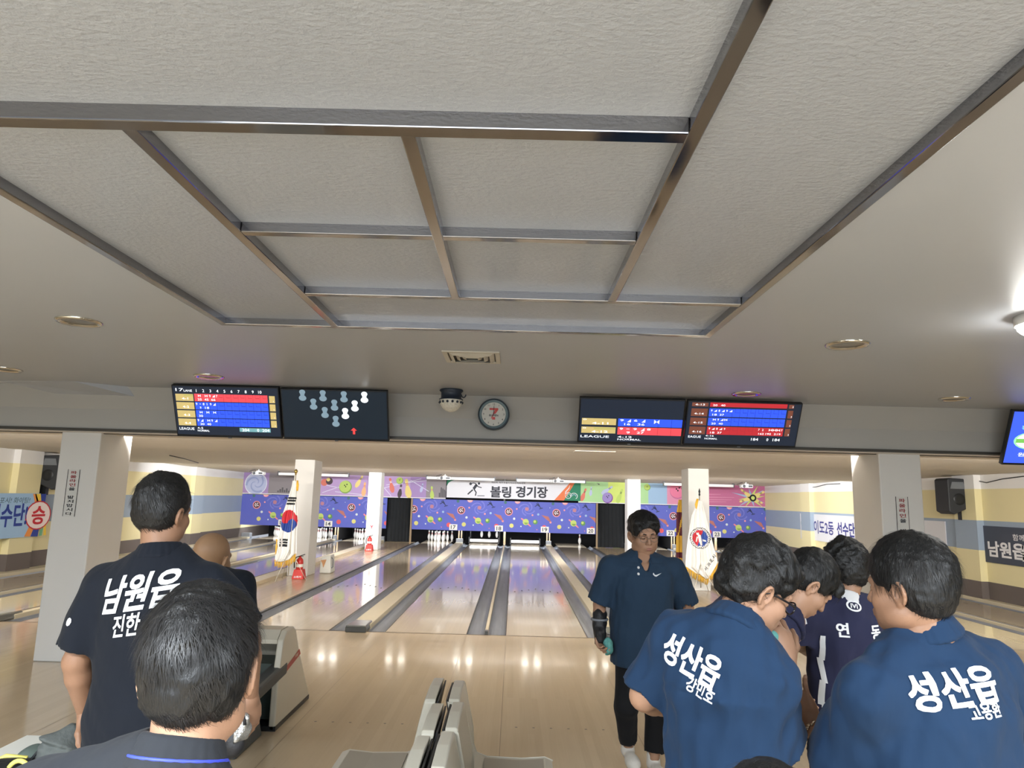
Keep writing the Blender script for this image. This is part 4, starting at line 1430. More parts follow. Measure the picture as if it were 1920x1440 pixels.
class Cone:
    """capsule between a and b with end radii"""

    def __init__(s, a, b, ra, rb=None):
        s.a, s.b = np.array(a, float), np.array(b, float)
        s.ra, s.rb = ra, ra if rb is None else rb
        m = max(s.ra, s.rb)
        s.lo, s.hi = np.minimum(s.a, s.b) - m, np.maximum(s.a, s.b) + m

    def __call__(s, X, Y, Z):
        ba = s.b - s.a
        L2 = max(float(ba @ ba), 1e-9)
        px, py, pz = X - np.float32(s.a[0]), Y - np.float32(s.a[1]), Z - np.float32(s.a[2])
        h = np.clip((px * ba[0] + py * ba[1] + pz * ba[2]) / L2, 0, 1).astype(np.float32)
        return np.sqrt((px - ba[0] * h) ** 2 + (py - ba[1] * h) ** 2 + (pz - ba[2] * h) ** 2) - (s.ra + (s.rb - s.ra) * h)


class Ell:
    def __init__(s, c, r, R=None):
        s.c, s.r = np.array(c, float), np.array(r, float)
        s.R = None if R is None else np.array(R, float)
        m = s.r if R is None else np.abs(s.R) @ s.r
        s.lo, s.hi = s.c - m, s.c + m

    def __call__(s, X, Y, Z):
        x, y, z = X - np.float32(s.c[0]), Y - np.float32(s.c[1]), Z - np.float32(s.c[2])
        if s.R is not None:
            R = s.R.T.astype(np.float32)
            x, y, z = R[0, 0] * x + R[0, 1] * y + R[0, 2] * z, R[1, 0] * x + R[1, 1] * y + R[1, 2] * z, R[2, 0] * x + R[2, 1] * y + R[2, 2] * z
        r = s.r.astype(np.float32)
        k0 = np.sqrt((x / r[0]) ** 2 + (y / r[1]) ** 2 + (z / r[2]) ** 2)
        k1 = np.sqrt((x / r[0] ** 2) ** 2 + (y / r[1] ** 2) ** 2 + (z / r[2] ** 2) ** 2)
        return (k0 * (k0 - 1) / np.maximum(k1, 1e-6)).astype(np.float32)


class Trunk:
    """stack of superelliptic sections: stations (centre, half width, half depth); lateral axis l, front axis f"""

    def __init__(s, st, l, f, p=2.4):
        s.st = [(np.array(c, float), a, b) for c, a, b in st]
        s.l, s.f, s.p = np.array(l, float), np.array(f, float), p
        m = max(max(a, b) for _, a, b in st)
        cs = np.array([c for c, _, _ in s.st])
        s.lo, s.hi = cs.min(0) - m, cs.max(0) + m

    def __call__(s, X, Y, Z):
        best = None
        for (c0, a0, b0), (c1, a1, b1) in zip(s.st[:-1], s.st[1:]):
            ax = c1 - c0
            L = np.linalg.norm(ax)
            u = ax / L
            px, py, pz = X - np.float32(c0[0]), Y - np.float32(c0[1]), Z - np.float32(c0[2])
            t = (px * u[0] + py * u[1] + pz * u[2]) / L
            h = np.clip(t, 0, 1).astype(np.float32)
            over = (t - h) * L
            px, py, pz = px - ax[0] * h, py - ax[1] * h, pz - ax[2] * h
            dx = np.abs(px * s.l[0] + py * s.l[1] + pz * s.l[2])
            dy = np.abs(px * s.f[0] + py * s.f[1] + pz * s.f[2])
            A, B = a0 + (a1 - a0) * h, b0 + (b1 - b0) * h
            q = ((dx / A) ** s.p + (dy / B) ** s.p) ** (1 / s.p)
            d = (q - 1) * np.minimum(A, B)
            o = np.abs(over)
            d = np.where(o > 1e-6, np.sqrt(np.maximum(d, 0) ** 2 + o ** 2) + np.minimum(d, 0) * (o < .03), d).astype(np.float32)
            best = d if best is None else np.minimum(best, d)
        return best


class Sleeve:
    """tapered sleeve from the shoulder, cut square at the cuff and hollowed there"""

    def __init__(s, a, v, L, r0, r1):
        s.c = Cone(a, a + v * (L + .12), r0, r1)
        s.p, s.v = a + v * L, v
        s.i = Cone(s.p - v * .012, s.p + v * .15, r1 - .017, r1 - .015)
        s.lo, s.hi = np.minimum(a, s.p) - max(r0, r1), np.maximum(a, s.p) + max(r0, r1)

    def __call__(s, X, Y, Z):
        d = np.maximum(s.c(X, Y, Z), ((X - s.p[0]) * s.v[0] + (Y - s.p[1]) * s.v[1] + (Z - s.p[2]) * s.v[2]).astype(np.float32))
        return np.maximum(d, -s.i(X, Y, Z))


def mesh_obj(name, parts, mats, parent, smooth=True, mids=None):
    """parts: list of (V, Q); one material index per part"""
    base = wloc(parent)
    vs_, fs, mi, o = [], [], [], 0
    for i, (V, Q) in enumerate(parts):
        vs_.append(np.asarray(V) - np.array(base))
        fs += [tuple(int(j) + o for j in q) for q in Q]
        mi += [mids[i] if mids else 0] * len(Q)
        o += len(V)
    me = bpy.data.meshes.new(name)
    me.from_pydata(np.concatenate(vs_).tolist(), [], fs)
    for m in mats:
        me.materials.append(m)
    me.polygons.foreach_set('material_index', mi)
    me.polygons.foreach_set('use_smooth', [smooth] * len(fs))
    me.update()
    ob = bpy.data.objects.new(name, me)
    COL.objects.link(ob)
    ob.parent = parent
    return ob


def rotm(yaw=0, pitch=0, roll=0):
    """head frame (right, forward, up) in the room: yaw clockwise from +Y, pitch up, roll to the right (degrees)"""
    a, p, q = math.radians(yaw), math.radians(pitch), math.radians(roll)
    Rz = np.array([[math.cos(a), math.sin(a), 0], [-math.sin(a), math.cos(a), 0], [0, 0, 1]])
    Rx = np.array([[1, 0, 0], [0, math.cos(p), -math.sin(p)], [0, math.sin(p), math.cos(p)]])
    Ry = np.array([[math.cos(q), 0, math.sin(q)], [0, 1, 0], [-math.sin(q), 0, math.cos(q)]])
    return Rz @ Rx @ Ry


# ---------------------------------------------------------------- people
def skin(name, rgb):
    return mat('skin_' + name, rgb, .48, .35, var=.07, scale=26, bump=.06, bscale=220, sss=0.0)


def cloth(name, rgb, var=.06, rough=.85):
    return mat('cloth_' + name, rgb, rough, .15, var=var, scale=14, bump=.85, bscale=11, aniso_bump=(1, 1, .4), sheen=.04)


def hairmat(name, rgb):
    return mat('hair_' + name, rgb, .46, .35, var=.35, scale=60, bump=.35, bscale=260, aniso_bump=(1, 1, .2))


m_hair = hairmat('black', (19, 19, 19))
m_strand = mat('hair_strand', (32, 31, 31), .42, .38, var=.5, scale=90)
m_print = mat('shirt_print', (226, 228, 230), .6, .3, var=.03)
m_shoe = mat('shoe_white', (206, 202, 194), .6, .3, var=.12, scale=40, bump=.2)
m_shoed = mat('shoe_dark', (40, 40, 42), .6, .3)
m_lip = mat('lip', (150, 100, 92), .45, .4)
m_eye = mat('eye_dark', (34, 28, 26), .2, .5)


def hand(parts, wrist, d, n, side, curl, h=.0030, s=1.0, spread=.05, thumb=.6):
    """palm, four bent fingers and a thumb. d: towards the fingers, n: out of the palm, side: +1 thumb on d x n"""
    d = np.array(d, float); d /= np.linalg.norm(d)
    n = np.array(n, float); n -= d * (n @ d); n /= np.linalg.norm(n)
    t = np.cross(d, n) * side
    w = np.array(wrist, float)
    R = np.stack([t, d, n], 1)
    F = Field(w - .17 * s, w + .21 * s, h)
    F = Field(w + d * .08 - .15 * s, w + d * .08 + .15 * s, h)
    F.add(Cone(w - d * .06, w + d * .012, .027 * s, .025 * s), 0)
    F.add(Ell(w + d * .05 * s, (.042 * s, .056 * s, .017 * s), R), .02)
    F.add(Ell(w + d * .03 * s + t * .022 * s + n * .008 * s, (.018 * s, .034 * s, .017 * s), R), .012)
    for i, (off, ln, r) in enumerate(((.031, .92, .0088), (.0105, 1.0, .0090), (-.0105, .94, .0086), (-.030, .76, .0078))):
        b = w + d * (.088 - .006 * abs(i - 1)) * s + t * off * s
        dirv = d + t * (spread * (1.2 - i))
        dirv /= np.linalg.norm(dirv)
        a = 0
        p0 = b - dirv * .03 * s
        for j, (L, rr) in enumerate(((.042, r), (.026, r * .92), (.021, r * .82))):
            c = curl[i] if isinstance(curl, (list, tuple)) else curl
            a += c * (.75, 1.0, .7)[j]
            dd = dirv * math.cos(a) + n * math.sin(a)
            q0 = b
            b = b + dd * L * ln * s
            if j == 0:
                F.add(Cone(p0, q0, .0105 * s, rr * s), .008)
            F.add(Cone(q0, b, rr * s * 1.02, rr * s * .93), .004)
    b = w + d * .022 * s + t * .028 * s + n * .004 * s
    for j, (L, rr) in enumerate(((.040, .0125), (.031, .0105), (.025, .0088))):
        a = (.95, .55, .30)[j] * (1.15 - thumb * .35)
        dd = d * math.cos(a) + t * math.sin(a) + n * thumb * (.35 + .25 * j)
        dd /= np.linalg.norm(dd)
        q = b + dd * L * s
        F.add(Cone(b, q, rr * s, rr * s * .9), .008)
        b = q
    parts.append(F.mesh())


def head_field(c, R, s, h, face=True, jaw=1.0, zcut=None, neck=None, ear=1.0):
    W = lambda x, y, z: c + R @ (np.array([x, y, z]) * s)
    E = lambda p, r, k: F.add(Ell(W(*p), np.array(r) * s, R), k * s)
    F = Field(c - .19 * s, c + .19 * s, h)
    E((0, -.014, .034), (.075, .096, .086), 0)
    E((0, .030, -.028), (.061 * (1 + .5 * (jaw - 1)), .062, .088), .03)
    E((0, .032, -.072), (.053 * jaw, .052, .042), .03)
    E((0, .070, -.094), (.022, .018, .017), .02)
    for sx in (-1, 1):
        E((sx * .043, .056, -.030), (.023, .026, .024), .02)
        E((sx * .050 * jaw, .005, -.068), (.018, .032, .026), .03)
        # ear: plate, rim, lobe, with a hollow
        if ear:
            eR = R @ rotm(sx * -22, 0, sx * 8)
            ec = W(sx * .079, -.012, -.012)
            F.add(Ell(ec, np.array((.0075, .020, .031)) * s * ear, eR), .008 * s)
            pts = [ec + eR @ (np.array((sx * .006, .0185 * math.cos(a), .029 * math.sin(a) + (.002 if a < 2 else 0))) * s * ear) for a in np.linspace(-.6, PI + 1.0, 11)]
            for p, q in zip(pts[:-1], pts[1:]):
                F.add(Cone(p, q, .0048 * s), .003 * s)
            F.sub(Ell(ec + eR @ (np.array((sx * .009, .002, .003)) * s), np.array((.0085, .011, .017)) * s * ear, eR), .003 * s)
            F.add(Ell(ec + eR @ (np.array((sx * .003, .008, -.027)) * s), np.array((.006, .008, .009)) * s, eR), .006 * s)
    if face:
        F.add(Cone(W(-.036, .080, .020), W(.036, .080, .020), .0135 * s), .016 * s)
        for sx in (-1, 1):
            F.sub(Ell(W(sx * .031, .097, .000), np.array((.018, .014, .012)) * s, R), .014 * s)
            E((sx * .031, .0795, .000), (.0135, .0115, .0115), .004)
        F.add(Cone(W(0, .090, .010), W(0, .107, -.030), .0075 * s, .0110 * s), .012 * s)
        for sx in (-1, 1):
            E((sx * .0115, .098, -.034), (.0085, .010, .0075), .006)
        E((0, .086, -.066), (.026, .012, .014), .012)
        E((0, .0945, -.0605), (.021, .0075, .0050), .004)
        E((0, .0930, -.0720), (.018, .0075, .0058), .004)
        F.sub(Cone(W(-.020, .1015, -.0660), W(.020, .1015, -.0660), .0022 * s), .003 * s)
    if neck is not None:
        F.add(Cone(W(0, -.022, -.055), neck[0], .056 * s, neck[1]), .025 * s)
    return F


def hair_mesh(c, R, s, h, style, seed):
    W = lambda x, y, z: c + R @ (np.array([x, y, z]) * s)
    F = Field(c - .175 * s, c + .175 * s, h)
    E = lambda p, r, k: F.add(Ell(W(*p), np.array(r) * s, R), k * s)
    S = lambda p, r, k: F.sub(Ell(W(*p), np.array(r) * s, R), k * s)
    t = style.get('thick', .016)
    sd = style.get('side', .010)
    E((0, -.016, .040 + t * .35), (.075 + sd, .096 + t * .8, .086 + t), 0)
    E((0, -.045, -.012), (.068 + sd * .8, .058 + t * .5, .070), .03)
    if style.get('fringe'):
        for fx, fy, fz, rr in style['fringe']:
            E((fx, fy, fz), rr, .014)
    F.noise(style.get('lump', .0022) * s, 75 / s, seed)
    F.noise(style.get('lump', .0022) * s * .6, 190 / s, seed + 1)
    S((0, .115, -.045), (.090, .090 + style.get('recede', 0), .108), .006)
    for sx in (-1, 1):
        S((sx * .086, .004, -.022), (.026, .026, .036), .004)
        S((sx * .080, .052, -.050), (.040, .040, .060), .004)
    zn = style.get('nape', -.062)
    F.cut(W(0, -.08, zn), R @ np.array((0, -.25, -1.0)))
    S((0, 0, -.02), (.066, .080, .070), 0)
    return F.mesh()


def strands(V, Q, c, R, s, n, seed, whorl=(.01, -.075, .115), length=.045, width=.0007, lift=.004, curl=0.0):
    """thin hair ribbons lying on the hair mass, combed away from the whorl"""
    rs = np.random.RandomState(seed)
    if len(Q) == 0 or n == 0:
        return np.zeros((0, 3)), []
    C = V[Q].mean(1)
    N = np.cross(V[Q[:, 2]] - V[Q[:, 0]], V[Q[:, 3]] - V[Q[:, 1]])
    N /= np.linalg.norm(N, axis=1)[:, None] + 1e-12
    loc = (C - c) @ R / s
    ok = np.where(((N * (C - c)).sum(1) > 0))[0]
    ctr = c + R @ (np.array([0, -.014, .02]) * s)
    wh = c + R @ (np.array(whorl) * s)
    pick = rs.choice(ok, n)
    vs_, fs = [], []
    down = -R[:, 2] * .55 + np.array([0, 0, -.25])
    for k in pick:
        p = C[k] - N[k] * .001
        nn = N[k]
        d = p - wh
        d = d / (np.linalg.norm(d) + .02) * .9 + down * min(1, max(0, (.10 - loc[k, 2]) / .10)) + rs.normal(size=3) * .28
        tw = np.cross(nn, p - wh)
        d = d + tw / (np.linalg.norm(tw) + 1e-6) * .35
        L = length * s * (.5 + rs.rand())
        m = 5
        lf = lift * s * (.3 + rs.rand())
        base = len(vs_)
        r0 = np.linalg.norm(p - ctr)
        cl = rs.normal() * curl
        for j in range(m):
            rad = (p - ctr) / np.linalg.norm(p - ctr)
            d = d - rad * (d @ rad)
            d /= np.linalg.norm(d) + 1e-9
            sdv = np.cross(rad, d)
            d = d + sdv * cl
            w = width * s * (1.0, 1, .9, .7, .15)[j]
            q = p + rad * lf * (j / (m - 1)) ** 1.5
            vs_ += [q - sdv * w, q + sdv * w]
            p = p + d * L / m
            p = ctr + (p - ctr) / np.linalg.norm(p - ctr) * (r0 + (np.linalg.norm(p - ctr) - r0) * .25)
        for j in range(m - 1):
            fs.append((base + 2 * j, base + 2 * j + 1, base + 2 * j + 3, base + 2 * j + 2))
    return np.array(vs_), fs


def surf(p, px, py):
    """where a photo pixel lands on a figure's shirt"""
    sb = wloc(p['shirt'])
    me0 = p['shirt'].data
    if 'bvh' not in p:
        p['bvh'] = BVHTree.FromPolygons([v.co + sb for v in me0.vertices], [tuple(q.vertices) for q in me0.polygons])
    o = Vector(CAM)
    d = (Vector(at(px, py, Y=-3.0)) - o).normalized()
    hit = p['bvh'].ray_cast(o, d, 20)
    return hit[0] if hit[0] is not None else Vector(at(px, py, Y=float(p['che'][1])))


def project_print(name, parent, shirt, s, centre, U, V, h, w, m, bold=.03, shear=0.0, lift=.003, depth=.3):
    """lettering laid on a garment: flat text at `centre` spanned by U, V, shot along U x V back onto the cloth"""
    U, V = Vector(U).normalized(), Vector(V).normalized()
    N = U.cross(V)
    v, f, x0, x1, y0, y1 = text_tris(s, bold)
    sx, sy = w / (x1 - x0), h / (y1 - y0)
    bm = bmesh.new()
    for a, b, e in v:
        yy = (b - y0) * sy - h / 2
        bm.verts.new(Vector(centre) + U * ((a - x0) * sx - w / 2 + shear * yy) + V * yy + N * e)
    bm.verts.ensure_lookup_table()
    for q in f:
        try:
            bm.faces.new([bm.verts[i] for i in q])
        except ValueError:
            pass
    for _ in range(3):
        es = [e for e in bm.edges if e.calc_length() > .014]
        if es:
            bmesh.ops.subdivide_edges(bm, edges=es, cuts=1)
            bmesh.ops.triangulate(bm, faces=[q for q in bm.faces if len(q.verts) > 3])
    return _drape(name, parent, shirt, bm, N, m, lift, depth, Vector(centre))


def _drape(name, parent, shirt, bm, N, m, lift, depth, centre):
    base = wloc(parent)
    sb = wloc(shirt)
    me0 = shirt.data
    bvh = BVHTree.FromPolygons([v.co + sb for v in me0.vertices], [tuple(p.vertices) for p in me0.polygons])
    bad = []
    for v in bm.verts:
        hit = bvh.ray_cast(v.co + N * depth * .5, -N, depth)
        if hit[0] is None:
            bad.append(v)
        else:
            v.co = hit[0] + N * (lift + (v.co - centre).dot(N))
    bmesh.ops.delete(bm, geom=bad, context='VERTS')
    for v in bm.verts:
        v.co -= base
    me = bpy.data.meshes.new(name)
    bm.to_mesh(me)
    bm.free()
    me.materials.append(m)
    o = bpy.data.objects.new(name, me)
    COL.objects.link(o)
    o.parent = parent
    return o


def project_shape(name, parent, shirt, polys, centre, U, V, m, lift=.003, depth=.3):
    """flat polygons (lists of 2D points in metres) laid on a garment"""
    U, V = Vector(U).normalized(), Vector(V).normalized()
    bm = bmesh.new()
    for poly in polys:
        bm.faces.new([bm.verts.new(Vector(centre) + U * a + V * b) for a, b in poly])
    bmesh.ops.triangulate(bm, faces=bm.faces[:])
    for _ in range(2):
        es = [e for e in bm.edges if e.calc_length() > .012]
        if es:
            bmesh.ops.subdivide_edges(bm, edges=es, cuts=1)
            bmesh.ops.triangulate(bm, faces=[q for q in bm.faces if len(q.verts) > 3])
    return _drape(name, parent, shirt, bm, U.cross(V), m, lift, depth, Vector(centre))


def person(loc, label, a=0, H=1.72, bw=1.0, deep=1.0, head=None, head_rot=(0, 0, 0), head_s=1.0, lean=(0, 0), neck=None, arms=None, hands=None,
           legs=None, skin_m=None, shirt_m=None, collar_m=None, pant_m=None, shoe_m=None, hair=None, n_strand=0, res=.008, hres=.004, hem=.46,
           sleeve=.78, jaw=1.0, seed=1, wrinkle=.0050, belly=0.0, collar_stripe=None, ear=1.0, sit=False, shw=1.0, shrw=1.0, sleeve_r=1.0, strand_kw=None, shoulder_z=None, cuff_m=None, vneck=False):
    """one figure. Joints in its own frame: (right, forward, up) metres from the spot it stands on; a = heading, clockwise from +Y"""
    ra = math.radians(a)
    f = np.array([math.sin(ra), math.cos(ra), 0])
    l = np.array([math.cos(ra), -math.sin(ra), 0])
    O = np.array([loc[0], loc[1], 0.0])
    W = lambda r, fo, u: O + l * r + f * fo + np.array([0, 0, u])
    t = thing('person', tuple(O), label, 'person')
    lx, lf = lean
    seat = sit
    pel = W(0, 0, .50 * H) if not sit else W(0, 0, .50)
    z = lambda q: q * H if not sit else q * H - .53 * H + .53
    wai = W(lx * .35, lf * .35, z(.615))
    che = W(lx * .75, lf * .75, z(.735))
    sz = shoulder_z if shoulder_z else (z(.815), z(.815))
    nek = W(lx, lf, z(.845)) if neck is None else W(*neck)
    hc = W(lx, lf + .03, z(.935)) if head is None else W(*head)
    hs = head_s * (.235 / .232)
    R = rotm(*head_rot)
    sw = .108 * H * bw * shw
    shl, shr = W(lx - sw, lf, sz[0]), W(lx + sw * shrw, lf, sz[1])
    arms = arms or {}
    la = [W(*p) for p in arms.get('L', ((-sw - .07, -.02 + lf, sz[0] - .29), (-sw - .05, .10 + lf, sz[0] - .53)))]
    ra_ = [W(*p) for p in arms.get('R', ((sw + .07, -.02 + lf, sz[1] - .29), (sw + .05, .10 + lf, sz[1] - .53)))]
    up = np.array([0, 0, 1.0])
    # spine direction of the upper body, for the sections' front axis
    k = H / 1.72
    body = []
    lo = np.minimum.reduce([O + [-.25, -.25, -.02], la[0] - .1, la[1] - .1, ra_[0] - .1, ra_[1] - .1, shl - .15, shr - .15, pel - .25])
    hi = np.maximum.reduce([O + [.25, .25, .5], la[0] + .1, la[1] + .1, ra_[0] + .1, ra_[1] + .1, shl + .15, shr + .15, hc + .02, pel + .25])
    legs = legs or (((-.095 * k, .01, .27 * H), (-.10 * k, -.03, .045 * H), 0), ((.095 * k, .01, .27 * H), (.10 * k, -.03, .045 * H), 0))
    if sit:
        legs = (((-.13, .42, .50), (-.13, .44, .08), 0), ((.13, .42, .50), (.13, .44, .08), 0))
    for kn, an, _ in legs:
        lo = np.minimum(lo, W(*an) - .2)
        hi = np.maximum(hi, np.maximum(W(*an), W(*kn)) + .2)
    F = Field(lo, hi, max(res, .010))
    st = [(pel - up * .06, .165 * bw * k, .115 * deep * k), (pel + up * .04, .170 * bw * k, .118 * deep * k), (wai, .150 * bw * k, (.108 + belly * .5) * deep * k),
          (che, .175 * bw * k, .118 * deep * k), (che + (nek - che) * .55, .150 * bw * k, .095 * deep * k)]
    F.add(Trunk(st, l, f), 0)
    for sh, el, wr in ((shl, la[0], la[1]), (shr, ra_[0], ra_[1])):
        F.add(Cone(che + (nek - che) * .7, sh, .075 * k, .062 * k), .05)
        F.add(Cone(nek - up * .01, sh + up * .005, .055 * k, .040 * k), .03)
        F.add(Cone(sh, el, .055 * k, .043 * k), .03)
        F.add(Cone(el, el + (wr - el) * .3, .043 * k, .043 * k), .01)
        F.add(Cone(el + (wr - el) * .3, wr, .043 * k, .0265 * k), .01)
    F.add(Cone(nek - up * .04, hc - up * .02 + R @ np.array([0, -.022, -.05]), .066 * k, .056 * hs), .03)
    for i, (kn, an, _) in enumerate(legs):
        hp = pel + l * ((-1, 1)[i] * .092 * k) - up * .03
        F.add(Cone(hp, W(*kn), .085 * k, .057 * k), .03)
        F.add(Cone(W(*kn), W(*an), .056 * k, .036 * k), .02)
    # head takes over above this plane through the neck
    nd = (hc - nek) / np.linalg.norm(hc - nek)
    ncut = nek + nd * .045
    F.cut(ncut, nd)
    body.append(F.mesh())
    Fh = head_field(hc, R, hs, hres, True, jaw, neck=(nek - up * .03, .064 * k), ear=ear)
    Fh.cut(nek + nd * .02, -nd)
    body.append(Fh.mesh())
    hands = hands or {}
    for key, wr, el, side in (('L', la[1], la[0], 1), ('R', ra_[1], ra_[0], -1)):
        hd = hands.get(key, {})
        d = wr - el
        d = d / np.linalg.norm(d)
        if 'd' in hd:
            d = l * hd['d'][0] + f * hd['d'][1] + up * hd['d'][2]
        n = hd.get('n', (1 if key == 'L' else -1, 0, .1))
        n = l * n[0] + f * n[1] + up * n[2]
        hand(body, wr, d, n, side * hd.get('flip', 1), hd.get('curl', .45), hd.get('res', .0042), k * 1.02, thumb=hd.get('thumb', .6))
    mesh_obj('body', body, [skin_m], t)

    # ---- shirt
    hz = hem * H if not sit else .52
    slo = np.minimum.reduce([shl - .16, shr - .16, la[0] - .12, ra_[0] - .12, W(-.26 * bw, -.26, hz), W(.26 * bw, .26, hz), W(-.26 * bw, .26, hz), W(.26 * bw, -.26, hz)])
    shi = np.maximum.reduce([shl + .16, shr + .16, la[0] + .12, ra_[0] + .12, nek + .12, W(.26 * bw, .26, hz), W(-.26 * bw, -.26, hz), W(-.26 * bw, .26, hz), W(.26 * bw, -.26, hz)])
    slo[2] = hz - .02
    S = Field(slo, shi, res)
    e = .020
    b0 = belly
    hemc = W(0, 0, hz)
    st = [(hemc, (.190 * bw) * k, (.142 + b0 * .6) * deep * k), (pel + up * .06, .190 * bw * k, (.140 + b0 * .8) * deep * k), (wai, .182 * bw * k, (.132 + b0) * deep * k),
          (che, (.190 * bw) * k, (.136 + b0 * .3) * deep * k), (che + (nek - che) * .55, .165 * bw * k, .108 * deep * k)]
    S.add(Trunk(st, l, f, 2.3), 0)
    S.add(Ell(che + (nek - che) * .25 - f * .03, np.array((.155 * bw, .085, .15)) * k, np.stack([l, f, up], 1)), .05)
    for sh, el, in ((shl, la[0]), (shr, ra_[0])):
        S.add(Cone(che + (nek - che) * .68, sh - up * .01, .090 * k, .080 * k), .05)
        S.add(Cone(nek - up * .012, sh + up * .004, .064 * k, .060 * k), .035)
        v = el - sh
        L = np.linalg.norm(v)
        S.add(Sleeve(sh, v / L, L * sleeve, .079 * k * sleeve_r, .080 * k * sleeve_r), .022)
    S.noise(wrinkle, 26, seed, (1, 1, .4))
    S.noise(wrinkle * .45, 75, seed + 5, (1, 1, .6))
    S.cut((0, 0, hz), (0, 0, -1))
    # neck opening
    S.sub(Cone(nek - up * .005, nek + nd * .2, .060 * k, .090 * k), .006)
    if vneck:
        S.sub(Cone(nek + f * .045 + up * .03, nek + f * .130 - up * .060, .044, .014), .004)
        S.sub(Cone(nek + f * .09 + up * .02, nek + f * .17 - up * .065, .046, .014), .004)
    Vs, Qs = S.mesh()
    sm = [shirt_m]
    shirt = mesh_obj('shirt', [(Vs, Qs)], sm, t)
    # ---- collar: a standing band folded over
    cm = collar_m or shirt_m
    C = Field(nek - .16, nek + .16, min(res, .005))
    nx = nd * .8 + up * .2
    nx /= np.linalg.norm(nx)
    ringc = nek + nx * .012
    a1 = l - nx * (l @ nx)
    a1 /= np.linalg.norm(a1)
    a2 = np.cross(nx, a1)
    N_ = 22
    pts = []
    for i in range(N_ + 1):
        g_ = .62 if vneck else .22
        th = PI / 2 + g_ + (2 * PI - 2 * g_) * i / N_
        fr = max(0, math.sin(th))
        pts.append((a1 * math.cos(th), a2 * math.sin(th), fr))
    for (u0, v0, fr0), (u1, v1, fr1) in zip(pts[:-1], pts[1:]):
        for q in range(4):
            rr = (.064 + .0065 * q) * k
            zz = .022 - .013 * q
            p0 = ringc + (u0 * rr + v0 * rr) + nx * (zz - .030 * fr0) 
            p1 = ringc + (u1 * rr + v1 * rr) + nx * (zz - .030 * fr1)
            C.add(Cone(p0, p1, .0085 * k), .010)
    if vneck:
        for sx in (-1, 1):
            a0, a1_, a2_ = nek + l * sx * .070 + f * .020 + up * .030, nek + l * sx * .052 + f * .108 - up * .052, nek + l * sx * .026 + f * .104 - up * .006
            for q in np.linspace(0, 1, 9):
                C.add(Cone(a0, a1_ + (a2_ - a1_) * q, .010, .0055), .004)
    mesh_obj('collar', [C.mesh()], [cm], t)
    if collar_stripe:
        mb = MB()
        path = []
        for i in range(31):
            th = PI / 2 + .3 + (2 * PI - .6) * i / 30
            fr = max(0, math.sin(th))
            rr = (.064 + .0065 * 1.9 + .0105) * k
            path.append(ringc + (a1 * math.cos(th) + a2 * math.sin(th)) * rr + nx * (.022 - .013 * 1.9 - .030 * fr))
        mb.tube(path, .0030, collar_stripe, 6)
        mb.build('collar_piping', t)
    # ---- trousers and shoes
    P = Field(np.minimum(lo, pel - .3), np.maximum(hi, pel + .3) * [1, 1, 0] + [0, 0, pel[2] + .12], max(res * 1.3, .011))
    P.add(Trunk([(pel - up * .08, .178 * bw * k, .128 * deep * k), (pel + up * .06, .172 * bw * k, .124 * deep * k)], l, f), 0)
    for i, (kn, an, _) in enumerate(legs):
        hp = pel + l * ((-1, 1)[i] * .085 * k) - up * .04
        K, A_ = W(*kn), W(*an)
        P.add(Cone(hp, K, .098 * k, .076 * k), .03)
        P.add(Cone(K, A_, .076 * k, .062 * k), .02)
    P.noise(.004, 38, seed + 9, (1, 1, .6))
    for i, (kn, an, _) in enumerate(legs):
        A_ = W(*an)
        v = (A_ - W(*kn)) / np.linalg.norm(A_ - W(*kn))
        P.sub(Cone(A_ + v * .035, A_ + v * .15, .095, .095), .003)
    mesh_obj('trousers', [P.mesh()], [pant_m], t)
    for i, (kn, an, tp) in enumerate(legs):
        A_ = W(*an)
        tilt = math.radians(tp)
        fd = f * math.cos(tilt) - up * math.sin(tilt)
        fu = up * math.cos(tilt) + f * math.sin(tilt)
        base = A_ - fu * (.045 * H)
        Q = Field(A_ - .26, A_ + .26, .006)
        Q.add(Cone(base + fu * .035 - fd * .035, base + fu * .030 + fd * .16, .036 * k, .034 * k), 0)
        Q.add(Ell(base + fu * .03 + fd * .13, np.array((.047, .075, .036)) * k, np.stack([l, fd, fu], 1)), .03)
        Q.add(Cone(base + fu * .05 - fd * .01, base + fu * .095 - fd * .015, .042 * k, .044 * k), .03)
        Q.add(Trunk([(base + fu * .004 - fd * .0, .001, .001), (base + fu * .02, .001, .001)], l, fd), 0)
        Q.cut(base + fu * .001, -fu)
        mesh_obj('shoe', [Q.mesh()], [shoe_m or m_shoed], t)
    # ---- hair
    if hair:
        Vh, Qh = hair_mesh(hc, R, hs, hres * hair.get('res', .9), hair, seed)
        parts, mids = [(Vh, Qh)], [0]
        if n_strand:
            sv, sf = strands(Vh, Qh, hc, R, hs, n_strand, seed, **(strand_kw or {}))
            parts.append((sv, sf))
            mids.append(1)
        mesh_obj('hair', parts, [hair.get('mat', m_hair), hair.get('smat', m_strand)], t, True, mids)
    info = dict(t=t, W=W, l=l, f=f, hc=hc, R=R, hs=hs, shirt=shirt, nek=nek, che=che, la=la, ra=ra_, k=k)
    info['HW'] = lambda x, y, zz: hc + R @ (np.array([x, y, zz]) * hs)
    return info


